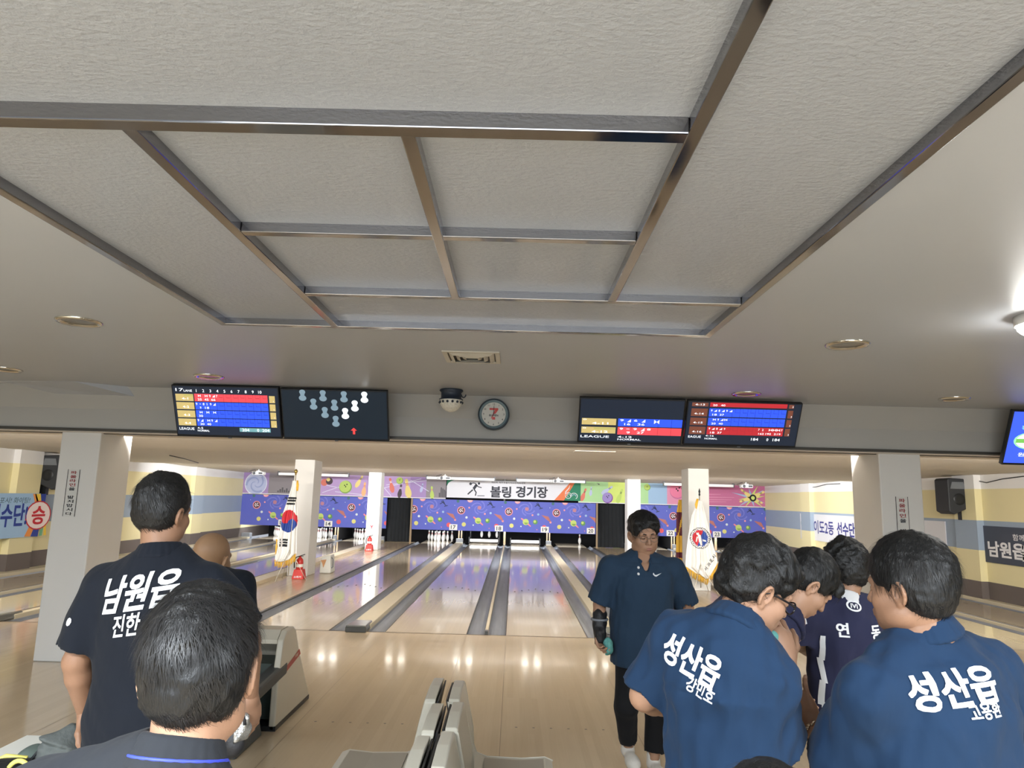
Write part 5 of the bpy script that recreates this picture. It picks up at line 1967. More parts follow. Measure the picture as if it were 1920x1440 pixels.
def face_parts(p, brows=True, eyes=True, lips=True, brow_m=None):
    t, HW = p['t'], p['HW']
    R3 = Matrix(p['R'].tolist())
    s = p['hs']
    for sx in (-1, 1):
        if eyes:
            MB().ell(HW(sx * .031, .0895, -.0035), (.0125 * s, .0030 * s, .0026 * s), m_eye, 12, 6, R3).build('eye', t)
        if brows:
            MB().tube([HW(sx * .014, .0945, .019), HW(sx * .028, .0945, .0235), HW(sx * .044, .0855, .020)], [.0030 * s, .0036 * s, .0015 * s], m_hair, 6).build('eyebrow', t)
    if lips:
        mb = MB()
        mb.ell(HW(0, .0985, -.0615), (.019 * s, .0045 * s, .0034 * s), m_lip, 12, 6, R3)
        mb.ell(HW(0, .0970, -.0715), (.017 * s, .0050 * s, .0045 * s), m_lip, 12, 6, R3)
        mb.build('lips', t)


def glasses(p, m, r=(.024, .018), rim=.0016, lens=None, temple=.0018, drop=0.0):
    t, HW = p['t'], p['HW']
    s = p['hs']
    g = MB()
    for sx in (-1, 1):
        g.tube([HW(sx * .032 + r[0] * math.cos(q), .106 - .006 * abs(math.cos(q) * sx), -.004 + drop + r[1] * math.sin(q)) for q in np.linspace(0, 2 * PI, 17)], rim * s, m, 6)
        g.tube([HW(sx * (.032 + r[0]), .100, .002 + drop), HW(sx * .072, .07, .004 + drop), HW(sx * .080, .0, .004), HW(sx * .080, -.02, -.008)], temple * s, m, 6)
    g.tube([HW(-.009, .107, -.001 + drop), HW(0, .110, .001 + drop), HW(.009, .107, -.001 + drop)], rim * s, m, 6)
    o = g.build('glasses', t)
    return o
# ================================================================ the people
def loc_of(p, loc, a):
    """room point to a figure's own (right, forward, up)"""
    ra = math.radians(a)
    d = np.array(p) - np.array([loc[0], loc[1], 0])
    return (d[0] * math.cos(ra) - d[1] * math.sin(ra), d[0] * math.sin(ra) + d[1] * math.cos(ra), d[2])


sk_tan, sk_mid, sk_pale, sk_bald = skin('tan', (142, 107, 84)), skin('mid', (160, 123, 99)), skin('pale', (168, 130, 105)), skin('bald', (146, 114, 86))
c_navy = cloth('dark_navy', (23, 27, 35))
c_char = cloth('charcoal', (42, 44, 48))
c_blue = cloth('petrol_blue', (27, 48, 74))
c_blue2 = cloth('petrol_blue_dark', (38, 56, 76))
c_royal = cloth('indigo', (42, 44, 68))
c_white = cloth('collar_white', (212, 212, 214))
c_black = cloth('black', (26, 26, 28), .12)
c_grey = cloth('grey', (110, 112, 116))
m_piping = mat('blue_piping', (58, 72, 190), .5)
SHORT = dict(thick=.018, side=.012, nape=-.060)

# standing man, back to the camera, left
LP, A = (-.20, -6.82), 6
L_ = lambda px, py, Y: loc_of(at(px, py, Y=Y), LP, A)
p = person(LP, 'standing man seen from behind in a dark navy polo with large white letters, left', a=A, H=1.80, bw=1.0, deep=1.0,
           head=L_(307, 962, -6.80), head_rot=(16, -4, 0), jaw=1.08, skin_m=sk_tan, shirt_m=c_navy, pant_m=c_black, hair=dict(SHORT, thick=.024, side=.013), n_strand=1500, seed=3,
           arms=dict(L=(L_(143, 1240, -6.84), L_(160, 1335, -6.76)), R=(L_(464, 1200, -6.84), L_(470, 1304, -6.72))), hem=.43, sleeve_r=1.08, shoulder_z=(1.40, 1.415), head_s=.97, hres=.005, sleeve=.86,
           hands=dict(L=dict(curl=.75, n=(1, .1, 0), d=(.05, .15, -1), res=.0035), R=dict(curl=.5, n=(-1, .3, 0), d=(.12, .1, -1), res=.003)))
zc = lambda px, py, Y: Vector(at(px, py, Y=Y))
tl, tr = zc(184, 1118, -7.0), zc(334, 1096, -7.0)
Uv = (tr - tl).normalized()
project_print('back_lettering', p['t'], p['shirt'], '남원읍', surf(p, 260, 1109), Uv, Vector((0, 0, 1)), .125, .272, m_print, .03, .12)
project_print('name_lettering', p['t'], p['shirt'], '진한', surf(p, 236, 1172), Uv, Vector((0, 0, 1)), .075, .105, m_print, .02, .1)

project_shape('sleeve_dot', p['t'], p['shirt'], [[(.012 * math.cos(q), .014 * math.sin(q)) for q in np.linspace(0, 2 * PI, 9)[:-1]]], surf(p, 130, 1166), Vector((.8, -.6, 0)), Vector((0, 0, 1)), m_print)
# bald man beyond him
LP, A = (-.40, -5.90), 14
L_ = lambda px, py, Y: loc_of(at(px, py, Y=Y), LP, A)
p = person(LP, 'bald man seen from behind, half hidden by the standing man in the navy polo', a=A, H=1.60, head=L_(397, 1047, -5.90), head_rot=(12, -6, 4), jaw=1.05, head_s=1.02, ear=1.0,
           skin_m=sk_bald, shirt_m=c_navy, pant_m=c_black, seed=5, hres=.005, res=.011)

# man in the foreground, back of the head
LP, A = (float(at(345, 1440, Y=-8.20)[0]), -8.20), -6
L_ = lambda px, py, Y: loc_of(at(px, py, Y=Y), LP, A)
p = person(LP, 'foreground man seen from behind in a charcoal polo with blue piping at the collar', a=A, H=1.58, bw=.98, head=L_(378, 1262, -8.185), head_rot=(-8, -10, -4), head_s=.99, jaw=1.02,
           neck=L_(332, 1430, -8.23), lean=(-.05, 0), shoulder_z=(1.235, 1.13), skin_m=sk_pale, shirt_m=c_char, collar_m=c_char, collar_stripe=m_piping, pant_m=c_black, hair=dict(thick=.022, side=.018, nape=-.075, lump=.003), n_strand=6500, seed=8, res=.007, hres=.004,
           strand_kw=dict(length=.05, width=.00038, lift=.0035, whorl=(.012, -.045, .12)), arms=dict(L=((-.27, .0, 1.03), (-.18, .2, .95)), R=((.27, .0, 1.03), (.18, .2, .95))))

# walking man facing the camera
LP, A = (1.985, -4.52), 176
L_ = lambda px, py, Y: loc_of(at(px, py, Y=Y), LP, A)
p = person(LP, 'man in thin glasses and a dark blue polo walking towards the camera', a=A, H=1.72, bw=1.14, deep=1.15, head=L_(1207, 1002, -4.50), head_rot=(172, -10, 4), head_s=1.12, jaw=1.12, vneck=True, neck=L_(1203, 1048, -4.52),
           skin_m=sk_mid, shirt_m=c_blue2, pant_m=c_black, shoe_m=m_shoe, seed=12, res=.008, hres=.0035, hem=.40, belly=.03, sleeve_r=1.15, sleeve=.92, shoulder_z=(1.30, 1.30),
           arms=dict(R=(L_(1124, 1133, -4.50), L_(1124, 1185, -4.58)), L=(L_(1289, 1140, -4.46), L_(1280, 1200, -4.42))),
           hands=dict(R=dict(curl=.85, n=(-.5, .6, 0), d=(.05, .35, -1), res=.003), L=dict(curl=.6)),
           legs=((L_(1231, 1335, -4.48), L_(1226, 1423, -4.50), 0), (L_(1174, 1325, -4.58), L_(1178, 1398, -4.46), 6)),
           hair=dict(thick=.016, side=.016, nape=-.05, fringe=((-.046, .0, .085, (.044, .075, .040)), (.046, .0, .085, (.044, .075, .040)), (-.064, .048, .054, (.020, .034, .046)), (.064, .048, .054, (.022, .034, .046)), (-.046, .070, .088, (.026, .022, .018)), (.050, .070, .088, (.026, .022, .018)))), n_strand=900)
face_parts(p)
m_wire = mat('wire_rim', (120, 108, 100), .3, .5, metal=.5)
glasses(p, m_wire, r=(.023, .019), rim=.0015, temple=.0015)
W, t = p['W'], p['t']
sh = p['shirt']
# tick logo, buttons and the placket
cz = surf(p, 1232, 1078)
project_shape('tick_logo', t, sh, [[(-.030, .004), (-.018, -.008), (-.006, -.010), (.034, .012), (-.006, .000), (-.016, .001), (-.024, .014)]], cz, Vector((1, 0, 0)), Vector((0, 0, 1)), m_print, .003)
m_btn = mat('button_white', (212, 212, 210), .3)
for px, py in ((1197, 1064), (1197, 1076)):
    cz = surf(p, px, py)
    project_shape('button', t, sh, [[(.0085 * math.cos(q), .0085 * math.sin(q)) for q in np.linspace(0, 2 * PI, 9)[:-1]]], cz, Vector((1, 0, 0)), Vector((0, 0, 1)), m_btn, .004)
# black wrist support on his right hand, strap plates and buckle
wr, el = p['ra'][1], p['ra'][0]
dv = (wr - el) / np.linalg.norm(wr - el)
hd_ = p['l'] * .05 + p['f'] * .35 - np.array([0, 0, 1.0])
hd_ /= np.linalg.norm(hd_)
m_brace = mat('brace_black', (30, 30, 33), .5, .4, bump=.3, bscale=90)
Fb = Field(wr - .22, wr + .22, .0045)
Fb.add(Cone(wr - dv * .11, wr + dv * .0, .050, .043), 0)
Fb.add(Ell(wr + hd_ * .045, (.048, .060, .034), np.stack([p['f'], hd_, p['l']], 1)), .02)
Fb.noise(.003, 90, 4)
Fb.sub(Cone(wr - dv * .13, wr - dv * .105, .039, .039), .003)
Fb.cut(wr + hd_ * .075, hd_)
br = mesh_obj('wrist_brace', [Fb.mesh()], [m_brace], t)
mb = MB().tube([Vector(wr - dv * .085 + p['l'] * .053 * math.cos(q) + p['f'] * .053 * math.sin(q)) for q in np.linspace(0, 2 * PI, 15)], .008, m_gbox, 6)
mb.build('strap', br)
# small patterned towel in his fist
m_towel = mat('towel_teal', (96, 156, 150), .9, .2, var=.5, scale=70, bump=.4, bscale=120)
ct = Vector(wr + hd_ * .085 - p['l'] * .055 + p['f'] * .02)
Ft = Field(np.array(ct) - .12, np.array(ct) + .12, .004).add(Ell(ct, (.026, .035, .055)), 0).noise(.006, 80, 2)
tw = thing('hand_towel', tuple(ct), 'small teal patterned towel in the fist of the walking man', 'towel')
mesh_obj('folded_cloth', [Ft.mesh()], [m_towel], tw)

# man with black glasses, petrol blue polo, bending to the right
LP, A = (1.685, -7.42), 36
L_ = lambda px, py, Y: loc_of(at(px, py, Y=Y), LP, A)
p = person(LP, 'man in black glasses and a blue lettered polo, bowing his head to the right', a=A, H=1.70, bw=.86, deep=.95, shw=.90, shrw=.82, head=L_(1418, 1104, -7.36), head_rot=(80, -26, 4), head_s=.97, jaw=1.04,
           neck=L_(1378, 1176, -7.42), lean=(.0, .02), skin_m=sk_mid, shirt_m=c_blue, pant_m=c_black, hair=dict(thick=.026, side=.014, nape=-.062, lump=.005, fringe=((0, .066, .082, (.060, .040, .034)),)), n_strand=2600, seed=21, res=.007, hres=.0034,
           strand_kw=dict(length=.035, curl=.5, width=.0005), sleeve=.93, sleeve_r=.88, hem=.46, shoulder_z=(1.365, 1.30), wrinkle=.009, ear=1.0,
           arms=dict(L=(L_(1208, 1305, -7.28), L_(1260, 1330, -7.05)), R=(L_(1468, 1394, -7.40), L_(1476, 1246, -7.30))),
           hands=dict(R=dict(curl=.55, d=(-.25, .15, 1), n=(-.8, .5, .3), res=.003), L=dict(curl=.5)))
face_parts(p, lips=True)
m_frame = mat('glasses_black', (26, 24, 26), .3, .5)
glasses(p, m_frame, r=(.025, .018), rim=.0026, temple=.0032)
sh, t = p['shirt'], p['t']
tl, tr = Vector(at(1250, 1218, Y=-7.65)), Vector(at(1342, 1265, Y=-7.65))
Nv = Vector((-p['f'][0], -p['f'][1], .12)).normalized()
Ur = Vector((p['l'][0], p['l'][1], 0))
Uv = (Ur + Vector((0, 0, -.34))).normalized()
Vv = Nv.cross(Uv)
project_print('back_lettering', t, sh, '성산읍', surf(p, 1296, 1237), Uv, Vv, .088, .178, m_print, .035)
project_print('name_lettering', t, sh, '강민호', surf(p, 1314, 1294), Uv, Vv, .040, .084, m_print, .025)
ct = Vector(at(1434, 1193, Y=-7.30))
Ft = Field(np.array(ct) - .1, np.array(ct) + .1, .004).add(Ell(ct, (.035, .030, .022)), 0).noise(.006, 80, 6)
tw = thing('hand_towel', tuple(ct), 'teal patterned cloth at the chin of the man in black glasses', 'towel')
mesh_obj('folded_cloth', [Ft.mesh()], [m_towel], tw)

# man behind, head bent low
LP, A = (1.92, -6.62), 84
L_ = lambda px, py, Y: loc_of(at(px, py, Y=Y), LP, A)
p = person(LP, 'man in an indigo shirt bending his head low behind the man in black glasses', a=A, H=1.62, head=L_(1514, 1097, -6.60), head_rot=(88, -46, 0), head_s=.93, neck=L_(1472, 1160, -6.66),
           shw=.7, bw=.9, lean=(0, .10), skin_m=sk_pale, shirt_m=c_royal, pant_m=c_black, hair=dict(thick=.024, side=.013, nape=-.060, fringe=((0, .085, .075, (.055, .034, .040)), (.03, .095, .05, (.03, .02, .035)))), n_strand=1500, seed=27, res=.009, hres=.004, ear=1.0,
           arms=dict(L=((-.25, .1, 1.08), (-.16, .3, 1.0)), R=(L_(1440, 1260, -6.80), L_(1480, 1330, -6.60))))
face_parts(p)
project_print('sleeve_lettering', p['t'], p['shirt'], 'ct', surf(p, 1474, 1228), Vector((1, 0, -.2)), Vector((.2, 0, 1)), .03, .05, m_print, .02)

# man with the white collar, back to the camera
LP, A = (2.56, -6.25), -6
L_ = lambda px, py, Y: loc_of(at(px, py, Y=Y), LP, A)
p = person(LP, 'man seen from behind in an indigo jersey with a white collar', a=A, H=1.60, bw=.96, shw=1.1, head=L_(1584, 1070, -6.22), head_rot=(-4, -8, 0), head_s=.92, skin_m=sk_mid, shirt_m=c_royal, collar_m=c_white, pant_m=c_black,
           hair=dict(thick=.026, side=.018, nape=-.070, lump=.005), n_strand=1500, seed=31, res=.008, hres=.0045, strand_kw=dict(curl=.9, length=.03), sleeve=.92, sleeve_r=1.15,
           arms=dict(L=(L_(1492, 1196, -6.24), L_(1520, 1225, -5.95)), R=((.28, .02, 1.03), (.2, .2, .95))), hem=.50)
sh, t = p['shirt'], p['t']
bk = Vector((0, 0, 1))
project_print('back_lettering', t, sh, '연', surf(p, 1579, 1181), Vector((1, 0, 0)), bk, .058, .052, m_print, .03)
project_print('back_lettering', t, sh, '동', surf(p, 1642, 1186), Vector((1, 0, 0)), bk, .058, .052, m_print, .03)
ring = [(.034 * math.cos(q), .022 * math.sin(q)) for q in np.linspace(0, 2 * PI, 25)]
rin = [(.026 * math.cos(q), .015 * math.sin(q)) for q in np.linspace(0, 2 * PI, 25)]
project_shape('neck_emblem', t, sh, [[ring[i], ring[i + 1], rin[i + 1], rin[i]] for i in range(24)], surf(p, 1601, 1136), Vector((1, 0, -.15)), Vector((.15, 0, 1)), m_print)
project_print('neck_emblem_letters', t, sh, 'IVI', surf(p, 1601, 1136), Vector((1, 0, -.15)), Vector((.15, 0, 1)), .018, .030, m_print, .03)
project_shape('sleeve_patch', t, sh, [[(-.030, -.030), (.028, -.022), (.026, .034), (-.008, .040)]], surf(p, 1497, 1161), Vector((1, 0, .2)), Vector((-.2, 0, 1)), m_print)
project_shape('patch_mark', t, sh, [[(-.012, -.016), (.008, -.010), (.012, .012), (-.004, .006)]], surf(p, 1497, 1161), Vector((1, 0, .2)), Vector((-.2, 0, 1)), c_royal, .006)
project_print('sleeve_lettering', t, sh, 'A7LT', surf(p, 1490, 1182), Vector((.75, 0, -.65)), Vector((.65, 0, .75)), .022, .058, m_print, .01)
# pale wavy flank
for i in range(5):
    y0 = 1215 + i * 42
    cz = surf(p, 1543 + i * 1.5, y0)
    project_shape('flank_stripe', t, sh, [[(-.014 + .008 * math.sin(i * 2.1), -.05), (.004 + .008 * math.sin(i * 2.1), -.05), (.004 + .008 * math.sin(i * 2.1 + 2.1), .05), (-.014 + .008 * math.sin(i * 2.1 + 2.1), .05)]], cz, Vector((1, 0, 0)), bk, m_print)
mb = None

# big man at the right, back to the camera
LP, A = (2.22, -7.50), -18
L_ = lambda px, py, Y: loc_of(at(px, py, Y=Y), LP, A)
p = person(LP, 'large man at the right seen from behind in a blue polo with white letters', a=A, H=1.69, bw=1.10, deep=1.15, head=L_(1704, 1105, -7.50), head_rot=(-38, -4, 3), head_s=.96, jaw=1.15,
           skin_m=sk_tan, shirt_m=c_blue, pant_m=c_black, hair=dict(thick=.026, side=.018, nape=-.070), n_strand=2600, seed=37, res=.008, hres=.0036, sleeve_r=1.15, sleeve=.97, hem=.44, wrinkle=.0095, shoulder_z=(1.30, 1.325), neck=L_(1735, 1185, -7.50), ear=1.0,
           strand_kw=dict(length=.06, width=.00045, whorl=(0.0, -.05, .12)),
           arms=dict(L=(L_(1578, 1440, -7.42), L_(1522, 1362, -7.28)), R=((.30, .0, 1.08), (.24, .12, .84))),
           hands=dict(L=dict(curl=.5, d=(-.3, .3, .9), n=(.6, .5, .2), res=.003), R=dict(curl=.6)))
sh, t = p['shirt'], p['t']
Nv = Vector((-p['f'][0], -p['f'][1], .15)).normalized()
Uv = (Vector((p['l'][0], p['l'][1], 0)) + Vector((0, 0, .10))).normalized()
Vv = Nv.cross(Uv)
project_print('back_lettering', t, sh, '성산읍', surf(p, 1790, 1291), Uv, Vv, .088, .225, m_print, .035)
project_print('name_lettering', t, sh, '고용환', surf(p, 1848, 1333), Uv, Vv, .038, .085, m_print, .02)
# bracelet on his left wrist
wr, el = p['la'][1], p['la'][0]
dv = (wr - el) / np.linalg.norm(wr - el)
q1 = np.cross(dv, [0, 0, 1.0]); q1 /= np.linalg.norm(q1)
q2 = np.cross(dv, q1)
m_gold = mat('bracelet_metal', (206, 190, 170), .25, .5, metal=1.0)
mb = MB()
for i in range(26):
    w_ = 2 * PI * i / 26
    mb.ell(Vector(wr - dv * (.02 + .004 * (i % 2)) + (q1 * math.cos(w_) + q2 * math.sin(w_)) * .033), (.0052, .0052, .0052), m_gold, 8, 6)
mb.build('bracelet', t)

# the seated head at the bottom edge
LP, A = (1.60, -8.12), -55
L_ = lambda px, py, Y: loc_of(at(px, py, Y=Y), LP, A)
p = person(LP, 'seated person at the bottom edge, only the top of the black hair showing', a=A, H=1.62, sit=True, neck=(0, 0, 1.0), shoulder_z=(.95, .95), head=(0, .04, 1.148), head_rot=(20, -14, 0), skin_m=sk_mid, shirt_m=c_navy, pant_m=c_black,
           hair=dict(thick=.022, side=.016, nape=-.07), n_strand=800, seed=41, res=.011, hres=.005)
# ================================================================ flags, extinguishers, seats, ball return, table
m_flagw = mat('flag_white', (232, 231, 228), .7, .2, var=.02)
m_gold = MATS.get('bracelet_metal')
m_goldc = mat('gold_fringe', (222, 176, 66), .6, .3, var=.2, scale=80, bump=.4, bscale=150, stretch=(1, 1, .1))
m_brass = mat('brass', (196, 170, 96), .25, .5, metal=.9)
m_fr, m_fb, m_fk = mat('flag_red', (196, 48, 60), .7), mat('flag_blue', (44, 72, 150), .7), mat('flag_black', (34, 38, 42), .7)
m_maroon = mat('flag_maroon', (92, 34, 50), .7)
m_pole = mat('flag_pole', (206, 200, 186), .35, .5, metal=.5)


def cloth_grid(parent, name, rows, Ypos, mpp, ox, oy, z0, paint, nx=46, fold=.035, folds=3.2, step=7):
    """hanging cloth: rows [(y, left, right)] in sketch units, mpp metres per unit; paint(x, y) gives the material"""
    ys = np.arange(rows[0][0], rows[-1][0] + .1, step)
    ry = [r[0] for r in rows]
    mb = MB()
    v = []
    for y in ys:
        Lx, Rx = np.interp(y, ry, [r[1] for r in rows]), np.interp(y, ry, [r[2] for r in rows])
        w = (y - ys[0]) / (ys[-1] - ys[0])
        for i in range(nx + 1):
            t_ = i / nx
            x = Lx + (Rx - Lx) * t_
            dep = fold * (.35 + .65 * w) * math.sin(t_ * 2 * PI * folds + .6 * math.sin(w * 3)) + fold * .4 * math.sin(t_ * 2 * PI * folds * 2.3 + 1)
            v.append(((x, y), (ox + (x) * mpp, Ypos + dep, z0 - (y - oy) * mpp)))
    n = nx + 1
    groups = {}
    for j in range(len(ys) - 1):
        for i in range(nx):
            q = (j * n + i, j * n + i + 1, (j + 1) * n + i + 1, (j + 1) * n + i)
            cx_ = sum(v[k][0][0] for k in q) / 4
            cy_ = sum(v[k][0][1] for k in q) / 4
            m = paint(cx_, cy_)
            if m is not None:
                groups.setdefault(m.name, (m, []))[1].append(q)
    o = len(mb.v)
    mb.v += [tuple(p[1]) for p in v]
    for m, qs in groups.values():
        k = mb._m(m)
        for q in qs:
            mb.f.append(q)
            mb.mi.append(k)
            mb.sm.append(True)
    ob = mb.build(name, parent)
    so = ob.modifiers.new('solid', 'SOLIDIFY')
    so.thickness = .004
    return ob


def fringe(parent, pts, Ypos, ln, mpp, ox, oy, z0, dens=3.0):
    """gold strands hanging from a sketched edge"""
    mb = MB()
    rs = random.Random(5)
    for (x0, y0), (x1, y1) in zip(pts[:-1], pts[1:]):
        n = max(2, int(math.hypot(x1 - x0, y1 - y0) * mpp / .012))
        for i in range(n):
            a = (i + rs.random() * .5) / n
            x, y = x0 + (x1 - x0) * a, y0 + (y1 - y0) * a
            l_ = ln * (.8 + .3 * rs.random())
            yo = Ypos + rs.uniform(-.012, .012)
            mb.tube([(ox + x * mpp, yo, z0 - (y - oy) * mpp + .012), (ox + (x + rs.uniform(-3, 3)) * mpp, yo + rs.uniform(-.008, .008), z0 - (y - oy) * mpp - l_)], [.007, .005], m_goldc, 5)
    mb.build('fringe', parent)


def tripod(parent, x, y, ztop, zleg, spread, legs=3, rot=.4):
    MB().tube([(x, y, .10), (x, y, ztop)], .012, m_pole, 8).build('pole', parent)
    for k in range(legs):
        w_ = rot + 2 * PI * k / legs
        MB().tube([(x, y, zleg), (x + spread * math.cos(w_), y + spread * math.sin(w_), .006)], .007, m_pole, 6).build('leg', parent)


# national flag left: sketch units of 1/6 photo pixel, origin x at 690, y at 140 (the finial)
YF, u6 = 5.05, .00184
X0 = float(at(555, 885, Y=YF)[0])
t = thing('flag', (X0, YF, 0), 'white national flag with a red and blue circle, before the left column', 'flag')
tripod(t, X0, YF, 2.10, .62, .36, 3, .1)
MB().lathe((X0, YF, 2.10), [(0, 0), (.014, 0), (.014, .03), (.03, .05), (.038, .075), (.03, .10), (.012, .115), (0, .125)], m_brass, 14).build('finial', t)


def paint_kr(x, y):
    x += 690
    for b in (428, 458, 488):
        if b - 11 < y < b + 11 and 700 - (y - 400) * .22 - 62 < x < 722 - (y - 400) * .08:
            return m_fk
    for i, b in enumerate((880, 911, 942)):
        if b - 11 < y < b + 11 and 572 < x < 662 and not (592 < x < 603):
            return m_fk
    dx, dy = (x - 655) / 95, (y - 680) / 122
    if dx * dx + dy * dy < 1:
        # boundary of the two halves: an S along a slanted axis
        ax_ = dx * .82 + dy * .57
        ay = -dx * .57 + dy * .82
        s_ = ay > .0
        if (ax_ + .5) ** 2 + ay ** 2 < .25:
            s_ = False
        if (ax_ - .5) ** 2 + ay ** 2 < .25:
            s_ = True
        return m_fb if s_ else m_fr
    return m_flagw


rows = [(235, -26, 22), (300, -34, 26), (420, -62, 32), (600, -112, 58), (700, -122, 62), (800, -136, 62), (950, -150, 70), (1030, -156, 74), (1090, -158, 20), (1120, -158, -90)]
cloth_grid(t, 'flag_cloth', rows, YF - .03, u6, X0, 140, 2.16, paint_kr, nx=60)
fringe(t, [(-158, 1105), (-90, 1120), (20, 1080), (72, 1030)], YF - .03, .13, u6, X0, 140, 2.16)
mb = MB()
for k in range(6):
    mb.tube([(X0 + .02 + .008 * k, YF - .03 + .004 * (k % 3), 1.99), (X0 + .035 + .010 * k, YF - .04, 1.90), (X0 + .05 + .006 * k, YF - .035, 1.78)], [.006, .008, .006], m_goldc, 5)
mb.build('tassel', t)
mb = MB()
for k in range(8):
    mb.tube([(X0 - .27 - .004 * k, YF - .02 + .004 * (k % 3), .80), (X0 - .285 + .004 * k, YF - .03, .66), (X0 - .28, YF - .03, .50)], .007, m_goldc, 5)
mb.build('side_cord', t)

# city flag right: sketch units of 1/3.43 photo pixel
YG, u3 = 4.85, .0032
X1 = float(at(960 + 1205 / 3.43, 920, Y=YG)[0])
Z1 = float(at(960 + 1205 / 3.43, 840 + 275 / 3.43, Y=YG)[2])
t = thing('flag', (X1, YG, 0), 'white city flag with a round red and blue emblem, before the right column', 'flag')
tripod(t, X1, YG, Z1 - .05, .55, .36, 4, .9)
MB().lathe((X1, YG, Z1 - .10), [(0, 0), (.016, 0), (.02, .03), (.012, .05), (.022, .08), (.012, .12), (0, .16)], m_fk, 12).build('finial', t)


def paint_city(x, y):
    x += 1205
    r_ = math.hypot(x - 1203, (y - 567) * .97)
    if r_ < 48:
        return m_fb if (x - 1203) + .35 * (y - 567) > 0 else m_fr
    if 60 < r_ < 63.5 or 49.5 < r_ < 51:
        return m_fk if r_ > 55 else m_fb
    return m_flagw


rows = [(335, -14, 12), (430, -52, 36), (560, -76, 66), (650, -88, 88), (712, -94, 104), (745, -94, 84), (780, -40, 62), (812, 25, 44)]
fc = cloth_grid(t, 'flag_cloth', rows, YG - .03, u3, X1, 275, Z1, paint_city, nx=64, fold=.03, folds=2.6, step=4)
fringe(t, [(-94, 745), (-35, 782), (38, 812), (72, 770), (104, 712)], YG - .03, .12, u3, X1, 275, Z1)
mb = MB()
for k in range(6):
    mb.tube([(X1 - .03 - .006 * k, YG - .03 + .004 * (k % 3), Z1 - .16), (X1 - .06 - .008 * k, YG - .04, Z1 - .28), (X1 - .06 - .004 * k, YG - .035, Z1 - .36)], [.006, .009, .006], m_goldc, 5)
mb.build('tassel', t)
P_ = lambda x, y: (((x - 1205) * u3), -((y - 275) * u3))
fig = [[P_(1180, 532), P_(1200, 545), P_(1196, 556), P_(1180, 545)], [P_(1188, 545), P_(1206, 548), P_(1212, 590), P_(1196, 590)], [P_(1196, 585), P_(1212, 585), P_(1214, 612), P_(1206, 612)],
       [P_(1208, 570), P_(1238, 580), P_(1240, 588), P_(1210, 584)], [P_(1182, 558), P_(1190, 558), P_(1182, 590), P_(1174, 590)], [P_(1188, 534), P_(1196, 534), P_(1196, 544), P_(1188, 544)]]
project_shape('emblem_figure', t, fc, fig, (X1, YG - .10, Z1), (1, 0, 0), (0, 0, 1), m_flagw, .008)
ring_t = []
for k in range(30):
    w_ = 2 * PI * k / 30
    cx_, cy_ = 1203 + 55.5 * math.cos(w_), 567 + 57 * math.sin(w_)
    ring_t.append([P_(cx_ - 2.2, cy_ - 2.2), P_(cx_ + 2.2, cy_ - 2.2), P_(cx_ + 2.2, cy_ + 2.2), P_(cx_ - 2.2, cy_ + 2.2)])
project_shape('emblem_ring_letters', t, fc, ring_t, (X1, YG - .10, Z1), (1, 0, 0), (0, 0, 1), m_fk, .008)
for ch, x, y in zip('서귀포시', (1234, 1253, 1270, 1286), (752, 727, 702, 677)):
    a_, b_ = P_(x, y)
    project_print('flag_lettering', t, fc, ch, (X1 + a_, YG - .10, Z1 + b_), (.62, 0, .78), (-.78, 0, .62), .072, .066, m_fk, .02, lift=.008)

# maroon flag with gold fringe behind the right column
YH = 6.15
ph = at(1274, 1000, Y=YH)
X2 = float(ph[0])
t = thing('flag', (X2, YH, 0), 'maroon flag with gold fringe peeking out left of the right column', 'flag')
tripod(t, X2 + .08, YH, 2.0, .5, .26, 3, .3)
zt2, u5 = float(at(1274, 937, Y=YH)[2]), .0024
MB().lathe((X2 + .08, YH, 2.0), [(0, 0), (.014, 0), (.03, .05), (.012, .10), (0, .12)], m_brass, 12).build('finial', t)


def paint_mar(x, y):
    if y < 290 or 505 < y < 650 or 700 < y:
        return m_goldc
    return m_goldc if (x + y * .22) % 90 < 14 else m_maroon


rows = [(180, -6, 34), (300, -26, 46), (500, -30, 60), (660, -34, 64), (780, -30, 40)]
cloth_grid(t, 'flag_cloth', rows, YH - .02, u5, X2, 180, zt2, paint_mar, nx=20, fold=.03)

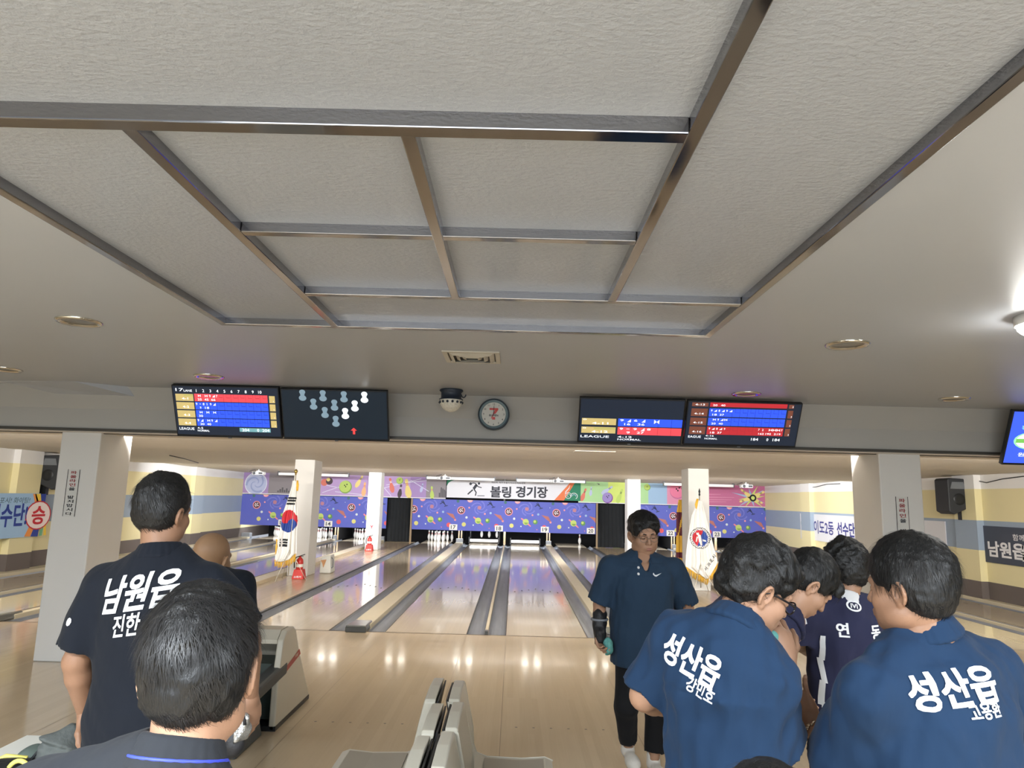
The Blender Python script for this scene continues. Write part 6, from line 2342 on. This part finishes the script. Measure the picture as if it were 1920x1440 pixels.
# fire extinguishers
m_ext = mat('extinguisher_red', (196, 44, 40), .35, .5, coat=.3)
m_stand = mat('stand_red', (200, 52, 46), .5)
for px, py, yy, lab in ((560, 1085, 5.36, 'red fire extinguisher in a red stand below the national flag'), (692, 1033, 12.90, 'red fire extinguisher in a red stand before the far left column')):
    q = at(px, py, Z=0)
    x, y = float(q[0]), float(q[1])
    t = thing('fire_extinguisher', (x, y, 0), lab, 'fire extinguisher', 'fire extinguishers by the left columns')
    st = MB()
    st.hexa([(x - .12, y - .10, 0), (x + .12, y - .10, 0), (x + .12, y + .12, 0), (x - .12, y + .12, 0), (x - .088, y - .075, .19), (x + .088, y - .075, .19), (x + .088, y + .10, .19), (x - .088, y + .10, .19)], m_stand)
    so = st.build('stand', t, bevel=.008)
    lt = MB().plane((x, y - .1015, .045), (1, 0, 0), (0, 0.13, 0.99))
    lt.text('소화기', 0, .0, .045, m_print, .003, .02, w=.15)
    lt.build('stand_lettering', t)
    MB().lathe((x, y, .19), [(.062, 0), (.072, .02), (.072, .15), (.066, .19), (.04, .225), (.022, .235), (.022, .26), (0, .26)], m_ext, 20).build('cylinder', t)
    MB().lathe((x, y, .235), [(.0735, 0), (.0735, .06)], m_card, 20).build('label', t)
    mb = MB().tube([(x - .02, y, .45), (x + .06, y - .01, .475), (x + .10, y - .01, .49)], .009, m_blk, 6)
    mb.tube([(x - .01, y, .44), (x + .07, y - .01, .45)], .007, m_blk, 6)
    mb.build('handle', t)
    MB().tube([(x - .01, y - .02, .45), (x - .07, y - .05, .43), (x - .095, y - .06, .34), (x - .085, y - .075, .22)], .011, m_blk, 7).build('hose', t)

# white tub beside the flag column
m_tub = mat('tub_white', (214, 214, 208), .4)
m_rust = mat('rust_stain', (190, 140, 96), .6, var=.3, scale=20)
q = at(602, 1078, Z=0)
x, y = float(q[0]), 6.62
t = thing('plastic_tub', (x, y, 0), 'white plastic tub with a tan stain, right of the flag column', 'tub')
mb = MB().hexa([(x - .13, y - .2, 0), (x + .13, y - .2, 0), (x + .13, y + .2, 0), (x - .13, y + .2, 0), (x - .12, y - .18, .34), (x + .10, y - .18, .40), (x + .10, y + .18, .40), (x - .12, y + .18, .34)], m_tub)
mb.build('body', t, bevel=.03)
mb = MB().plane((x - .04, y - .203, .10), (1, 0, 0), (0, .06, 1))
mb.poly([(-.07, .18), (.06, .2), (.03, .10), (-.0, .02), (-.03, .12)], m_rust, .004)
mb.build('stain', t)
MB().tube([(x + .11, y - .12, .10), (x + .15, y - .12, .14), (x + .15, y - .12, .30), (x + .11, y - .12, .34)], .012, m_gbox, 6).build('handle', t)
q = at(1150, 1022, Z=0)
x, y = float(q[0]), float(q[1])
t = thing('toolbox', (x, y, 0), 'small blue and green toolbox on the floor before the right aisle curtain', 'toolbox')
MB().box((x - .30, y, 0), (x - .02, y + .25, .20), mat('box_blue', (70, 92, 160), .5)).build('body', t, bevel=.015)
MB().box((x + .0, y, 0), (x + .26, y + .2, .16), mat('box_green', (92, 132, 92), .5)).build('side_case', t, bevel=.015)
MB().tube([(x - .24, y + .12, .2), (x - .22, y + .12, .26), (x - .10, y + .12, .26), (x - .08, y + .12, .2)], .012, m_blk, 6).build('handle', t)

# ---------------------------------------------------------------- two back-to-back rows of moulded seats
m_shell = mat('seat_shell', (184, 180, 166), .38, .45, var=.03, scale=5, coat=.2, coat_rough=.15)
m_pad = mat('seat_pan', (150, 142, 128), .5, .4, var=.05)
m_back = mat('seat_dark', (34, 36, 38), .5, .4)


def seat(xc, y0, y1, side, lab, skew):
    """moulded seat: a back plate standing at xc, its pan reaching out towards side"""
    t = thing('moulded_chair', (xc, (y0 + y1) / 2, 0), lab, 'chair', 'moulded chairs back to back')
    ym = (y0 + y1) / 2
    d = side
    # section across the seat: (outward, up); front face and rear face
    front = [(.028, .80), (.034, .815), (.058, .70), (.082, .58), (.088, .50), (.105, .455), (.16, .435), (.34, .43), (.46, .44), (.50, .425)]
    rear = [(.49, .40), (.34, .395), (.14, .40), (.065, .43), (.045, .50), (.030, .62), (-.012, .76), (-.024, .805), (-.020, .82), (.010, .825)]
    poly = front[1:] + rear
    poly = [(-.020, .82), (.028, .82)] + front[1:] + rear[:-3]
    mb = MB()
    n = len(poly)
    rings = []
    for yy, shrink in ((y0, .012), (y0 + .012, 0), (ym, 0), (y1 - .012, 0), (y1, .012)):
        ring_ = []
        for i, (a, b) in enumerate(poly):
            sk = skew * (yy - ym)
            bb = b - shrink * (1 if b > .6 else 0) - (.05 * abs((yy - ym) / (y1 - y0)) ** 2 if b > .78 else 0)
            ring_.append((xc + d * a + sk, yy, bb))
        rings.append(ring_)
    v = [p for r_ in rings for p in r_]
    fs = []
    for j in range(len(rings) - 1):
        for i in range(n):
            fs.append((j * n + i, j * n + (i + 1) % n, (j + 1) * n + (i + 1) % n, (j + 1) * n + i) if d > 0 else (j * n + i, (j + 1) * n + i, (j + 1) * n + (i + 1) % n, j * n + (i + 1) % n))
    fs += [tuple(range(n)), tuple(range(len(rings) * n - 1, (len(rings) - 1) * n - 1, -1))]
    mb.add(v, fs, m_shell)
    mb.build('shell', t, bevel=.007)
    pm = MB()
    p2 = [(.15, .446), (.33, .440), (.45, .449), (.45, .442), (.33, .433), (.15, .438)]
    pm.prism([(xc + d * a + skew * -.12, y0 + .05, b) for a, b in p2], (0, y1 - y0 - .10, 0), m_pad)
    pm.build('seat_pad', t)
    bk_ = MB()
    p3 = [(-.026, .80), (.026, .60), (.042, .50), (.060, .43), (.040, .43), (.022, .50), (.006, .60), (-.034, .80)]
    bk_.prism([(xc + d * a + skew * (y0 + .02 - ym), y0 + .02, b) for a, b in p3], (skew * (y1 - y0 - .04), y1 - y0 - .04, 0), m_back)
    bk_.build('back_cover', t)
    MB().lathe((xc + d * .25, ym, 0), [(0, 0), (.13, 0), (.13, .012), (.03, .03), (.026, .36), (.06, .40), (0, .40)], m_gbox, 16).build('pedestal', t)


sk = 0.0
names = ('farthest', 'middle', 'nearest')
for i, (y1_, y0_, x) in enumerate(((-5.53, -5.95, .728), (-5.99, -6.40, .772), (-6.44, -6.85, .762))):
    seat(x, y0_, y1_, -1, 'beige moulded chair in the left row of the back-to-back chairs, %s from the camera' % names[i], sk)
for i, (y1_, y0_, x) in enumerate(((-5.57, -5.94, .828), (-5.96, -6.36, .852), (-6.38, -6.79, .842))):
    seat(x, y0_, y1_, 1, 'beige moulded chair in the right row of the back-to-back chairs, %s from the camera' % names[i], sk)

t = thing('chair_frame', (.80, -6.2, 0), 'dark rail between the two rows of moulded chairs', 'frame')
MB().box((.785, -6.83, .30), (.808, -5.58, .66), m_back).build('rail', t)
for y in (-6.6, -5.8):
    MB().box((.77, y - .03, 0), (.82, y + .03, .30), m_back).build('post', t)

# ---------------------------------------------------------------- ball return
m_br = mat('ball_return_shell', (190, 184, 168), .35, .45, var=.03, scale=4, coat=.2, coat_rough=.15)
m_brd = mat('ball_return_dark', (66, 70, 70), .5, .4, var=.1)
m_tray = mat('ball_return_lining', (58, 68, 64), .4, .4, var=.1)
m_stripe = mat('stripe_red', (168, 70, 62), .45)
bx0, bx1 = -1.24, -.64
t = thing('ball_return', ((bx0 + bx1) / 2, -3.6, 0), 'beige ball return with a slanting red stripe and dark hollow front', 'ball return')
side = [(-3.04, .04), (-3.06, 0), (-3.92, 0), (-3.92, .36), (-3.86, .64), (-3.78, .70), (-3.62, .70), (-3.55, .66), (-3.40, .45)]
for s, xx in (('', bx0), ('', bx1 - .05)):
    MB().prism([(xx, a, b) for a, b in side], (.05, 0, 0), m_br).build('side_panel', t, bevel=.012)
mb = MB()
cov = [(-3.06, .02), (-3.40, .45), (-3.55, .66), (-3.62, .70), (-3.78, .70), (-3.86, .64)]
inn = [(a - .02 if i < 3 else a, b - .03) for i, (a, b) in enumerate(cov)]
mb.prism([(bx0 + .05, a, b) for a, b in cov] + [(bx0 + .05, a, b) for a, b in reversed(inn)], (bx1 - bx0 - .10, 0, 0), m_br)
mb.build('hood_cover', t)
MB().box((bx0 + .05, -3.80, .05), (bx1 - .05, -3.50, .45), m_tray).build('hollow_lining', t)
mb = MB().box((bx0 + .03, -4.75, .34), (bx0 + .09, -3.80, .42), m_brd)
mb.build('tray_rail', t, bevel=.02)
MB().hexa([(bx1 - .10, -4.75, .30), (bx1 + .005, -4.75, .30), (bx1 + .005, -3.72, .36), (bx1 - .10, -3.72, .36), (bx1 - .10, -4.75, .39), (bx1 + .005, -4.75, .39), (bx1 + .005, -3.72, .46), (bx1 - .10, -3.72, .46)], m_brd).build('tray_rail', t, bevel=.02)
MB().box((bx0 + .09, -4.72, .30), (bx1 - .10, -3.82, .345), m_tray).build('tray', t, bevel=.01)
MB().hexa([(bx0 + .1, -4.5, 0), (bx1 - .06, -4.5, 0), (bx1 - .06, -4.0, 0), (bx0 + .1, -4.0, 0), (bx0 + .2, -4.4, .31), (bx1 - .12, -4.4, .31), (bx1 - .12, -4.05, .31), (bx0 + .2, -4.05, .31)], m_brd).build('stand', t, bevel=.015)
mb = MB().plane((bx1, 0, 0), (0, 1, 0), (0, 0, 1))
mb.poly([(-3.86, .40), (-3.80, .37), (-3.385, .44), (-3.425, .49)], m_stripe, .0015)
mb.text('AMF', -3.50, .455, .026, m_br, .003, .01, w=.09, shear=.2)
mb.build('side_stripe', t)
MB().box((bx0 + .01, -3.92, 0), (bx1 + .004, -3.05, .035), m_blk).build('plinth', t)

# ---------------------------------------------------------------- table and bag at the left edge
m_table = mat('table_white', (222, 222, 214), .35, .4)
tx0, tx1, ty0, ty1, tz = -.94, -.50, -7.3, -6.31, .72
t = thing('table', ((tx0 + tx1) / 2, (ty0 + ty1) / 2, 0), 'white table top at the bottom left corner of the photo', 'table')
MB().box((tx0, ty0, tz - .03), (tx1, ty1, tz), m_table).build('table_top', t, bevel=.005)
for a in (tx0 + .05, tx1 - .05):
    for b in (ty0 + .05, ty1 - .05):
        MB().tube([(a, b, 0), (a, b, tz - .03)], .02, m_gbox, 8).build('leg', t)
m_bag = mat('bag_grey', (92, 96, 94), .8, .2, var=.25, scale=30, bump=.4, bscale=60)
m_bagd = mat('bag_dark', (54, 56, 58), .8, .2, var=.2, scale=30, bump=.3, bscale=70)
q = at(122, 1400, Y=-6.62)
Fg = Field(np.array([q[0] - .2, -6.80, tz]), np.array([q[0] + .2, -6.42, tz + .2]), .007)
Fg.add(Trunk([((q[0], -6.60, tz + .005), .085, .11), ((q[0] + .005, -6.60, tz + .07), .08, .10), ((q[0] + .015, -6.59, tz + .105), .04, .06)], (1, 0, 0), (0, 1, 0), 2.6), 0).noise(.006, 45, 3)
Fg.cut((0, 0, tz + .003), (0, 0, -1))
t = thing('bag', (q[0], -6.6, tz), 'grey cloth bag slumped on the white table beside the standing man', 'bag')
mesh_obj('bag_body', [Fg.mesh()], [m_bag], t)
MB().tube([(q[0] - .08, -6.69, tz + .04), (q[0] - .05, -6.665, tz + .09), (q[0], -6.63, tz + .118)], .005, m_bagd, 6).build('strap', t)
m_lemon = mat('lemon_plastic', (224, 212, 110), .45)
q = at(22, 1420, Y=-6.76)
t = thing('bowling_glove', (q[0], -6.78, tz), 'black and yellow bowling glove lying on the white table', 'glove')
Fg = Field(np.array([q[0] - .16, -6.93, tz]), np.array([q[0] + .16, -6.57, tz + .14]), .006)
Fg.add(Ell((q[0] - .01, -6.75, tz + .03), (.09, .07, .034)), 0)
for k in range(4):
    Fg.add(Cone((q[0] - .06 + .035 * k, -6.73, tz + .03), (q[0] - .08 + .045 * k, -6.65, tz + .024), .016, .012), .012)
Fg.noise(.004, 60, 8).cut((0, 0, tz + .003), (0, 0, -1))
mesh_obj('glove_body', [Fg.mesh()], [m_brace], t)
c0 = Vector((q[0] + .05, -6.79, tz + .01))
MB().tube([c0 + Vector((-.045 * math.cos(w_), 0, .062 * math.sin(w_))) for w_ in np.linspace(-.05, PI * .98, 14)], .008, m_lemon, 8).build('yellow_hoop', t)
MB().tube([(q[0] - .11, -6.75, tz + .03), (q[0] - .04, -6.73, tz + .064), (q[0] + .03, -6.72, tz + .055)], .009, m_lemon, 7).build('yellow_strap', t)
MB().tube([(q[0] - .10, -6.81, tz + .025), (q[0] - .02, -6.82, tz + .05), (q[0] + .02, -6.81, tz + .03)], .006, m_chrome, 7).build('buckle', t)
q = at(72, 1402, Y=-6.56)
t = thing('shoe_cloth', (q[0], -6.55, tz), 'dark green cloth lying on the white table left of the bag', 'cloth')
Fg = Field(np.array([q[0] - .14, -6.68, tz]), np.array([q[0] + .10, -6.42, tz + .1]), .006)
Fg.add(Ell((q[0] - .02, -6.55, tz + .012), (.055, .05, .026)), 0).noise(.006, 55, 12).cut((0, 0, tz + .003), (0, 0, -1))
mesh_obj('folded_cloth', [Fg.mesh()], [mat('cloth_green', (86, 98, 92), .8, bump=.3)], t)

# metal and black wrist support dangling from the standing man's right hand
q = at(446, 1372, Y=-6.78)
t = thing('wrist_support', tuple(q), 'silver and black wrist support hanging from the hand of the standing man', 'wrist support')
m_silver = mat('crumpled_silver', (168, 168, 166), .25, .5, metal=.8, var=.2, scale=40, bump=.8, bscale=60)
Fg = Field(q - .12, q + .12, .0045)
Rb = rotm(0, 0, 25)
Fg.add(Ell(q, (.040, .032, .062), Rb), 0).noise(.007, 70, 4)
Fg.sub(Ell(q + np.array([-.03, -.02, -.02]), (.025, .03, .04), Rb), .006)
mesh_obj('metal_plate', [Fg.mesh()], [m_silver], t)
Fg = Field(q - .14, q + .12, .0045)
Fg.add(Ell(q + np.array([-.022, .006, -.035]), (.048, .036, .050), Rb), 0).noise(.005, 60, 9)
mesh_obj('black_pad', [Fg.mesh()], [m_brace], t)
MB().tube([Vector(q) + Vector((.03 * math.cos(w_), -.02, .04 * math.sin(w_) + .03)) for w_ in np.linspace(0, PI, 9)], .006, m_brace, 6).build('strap', t)
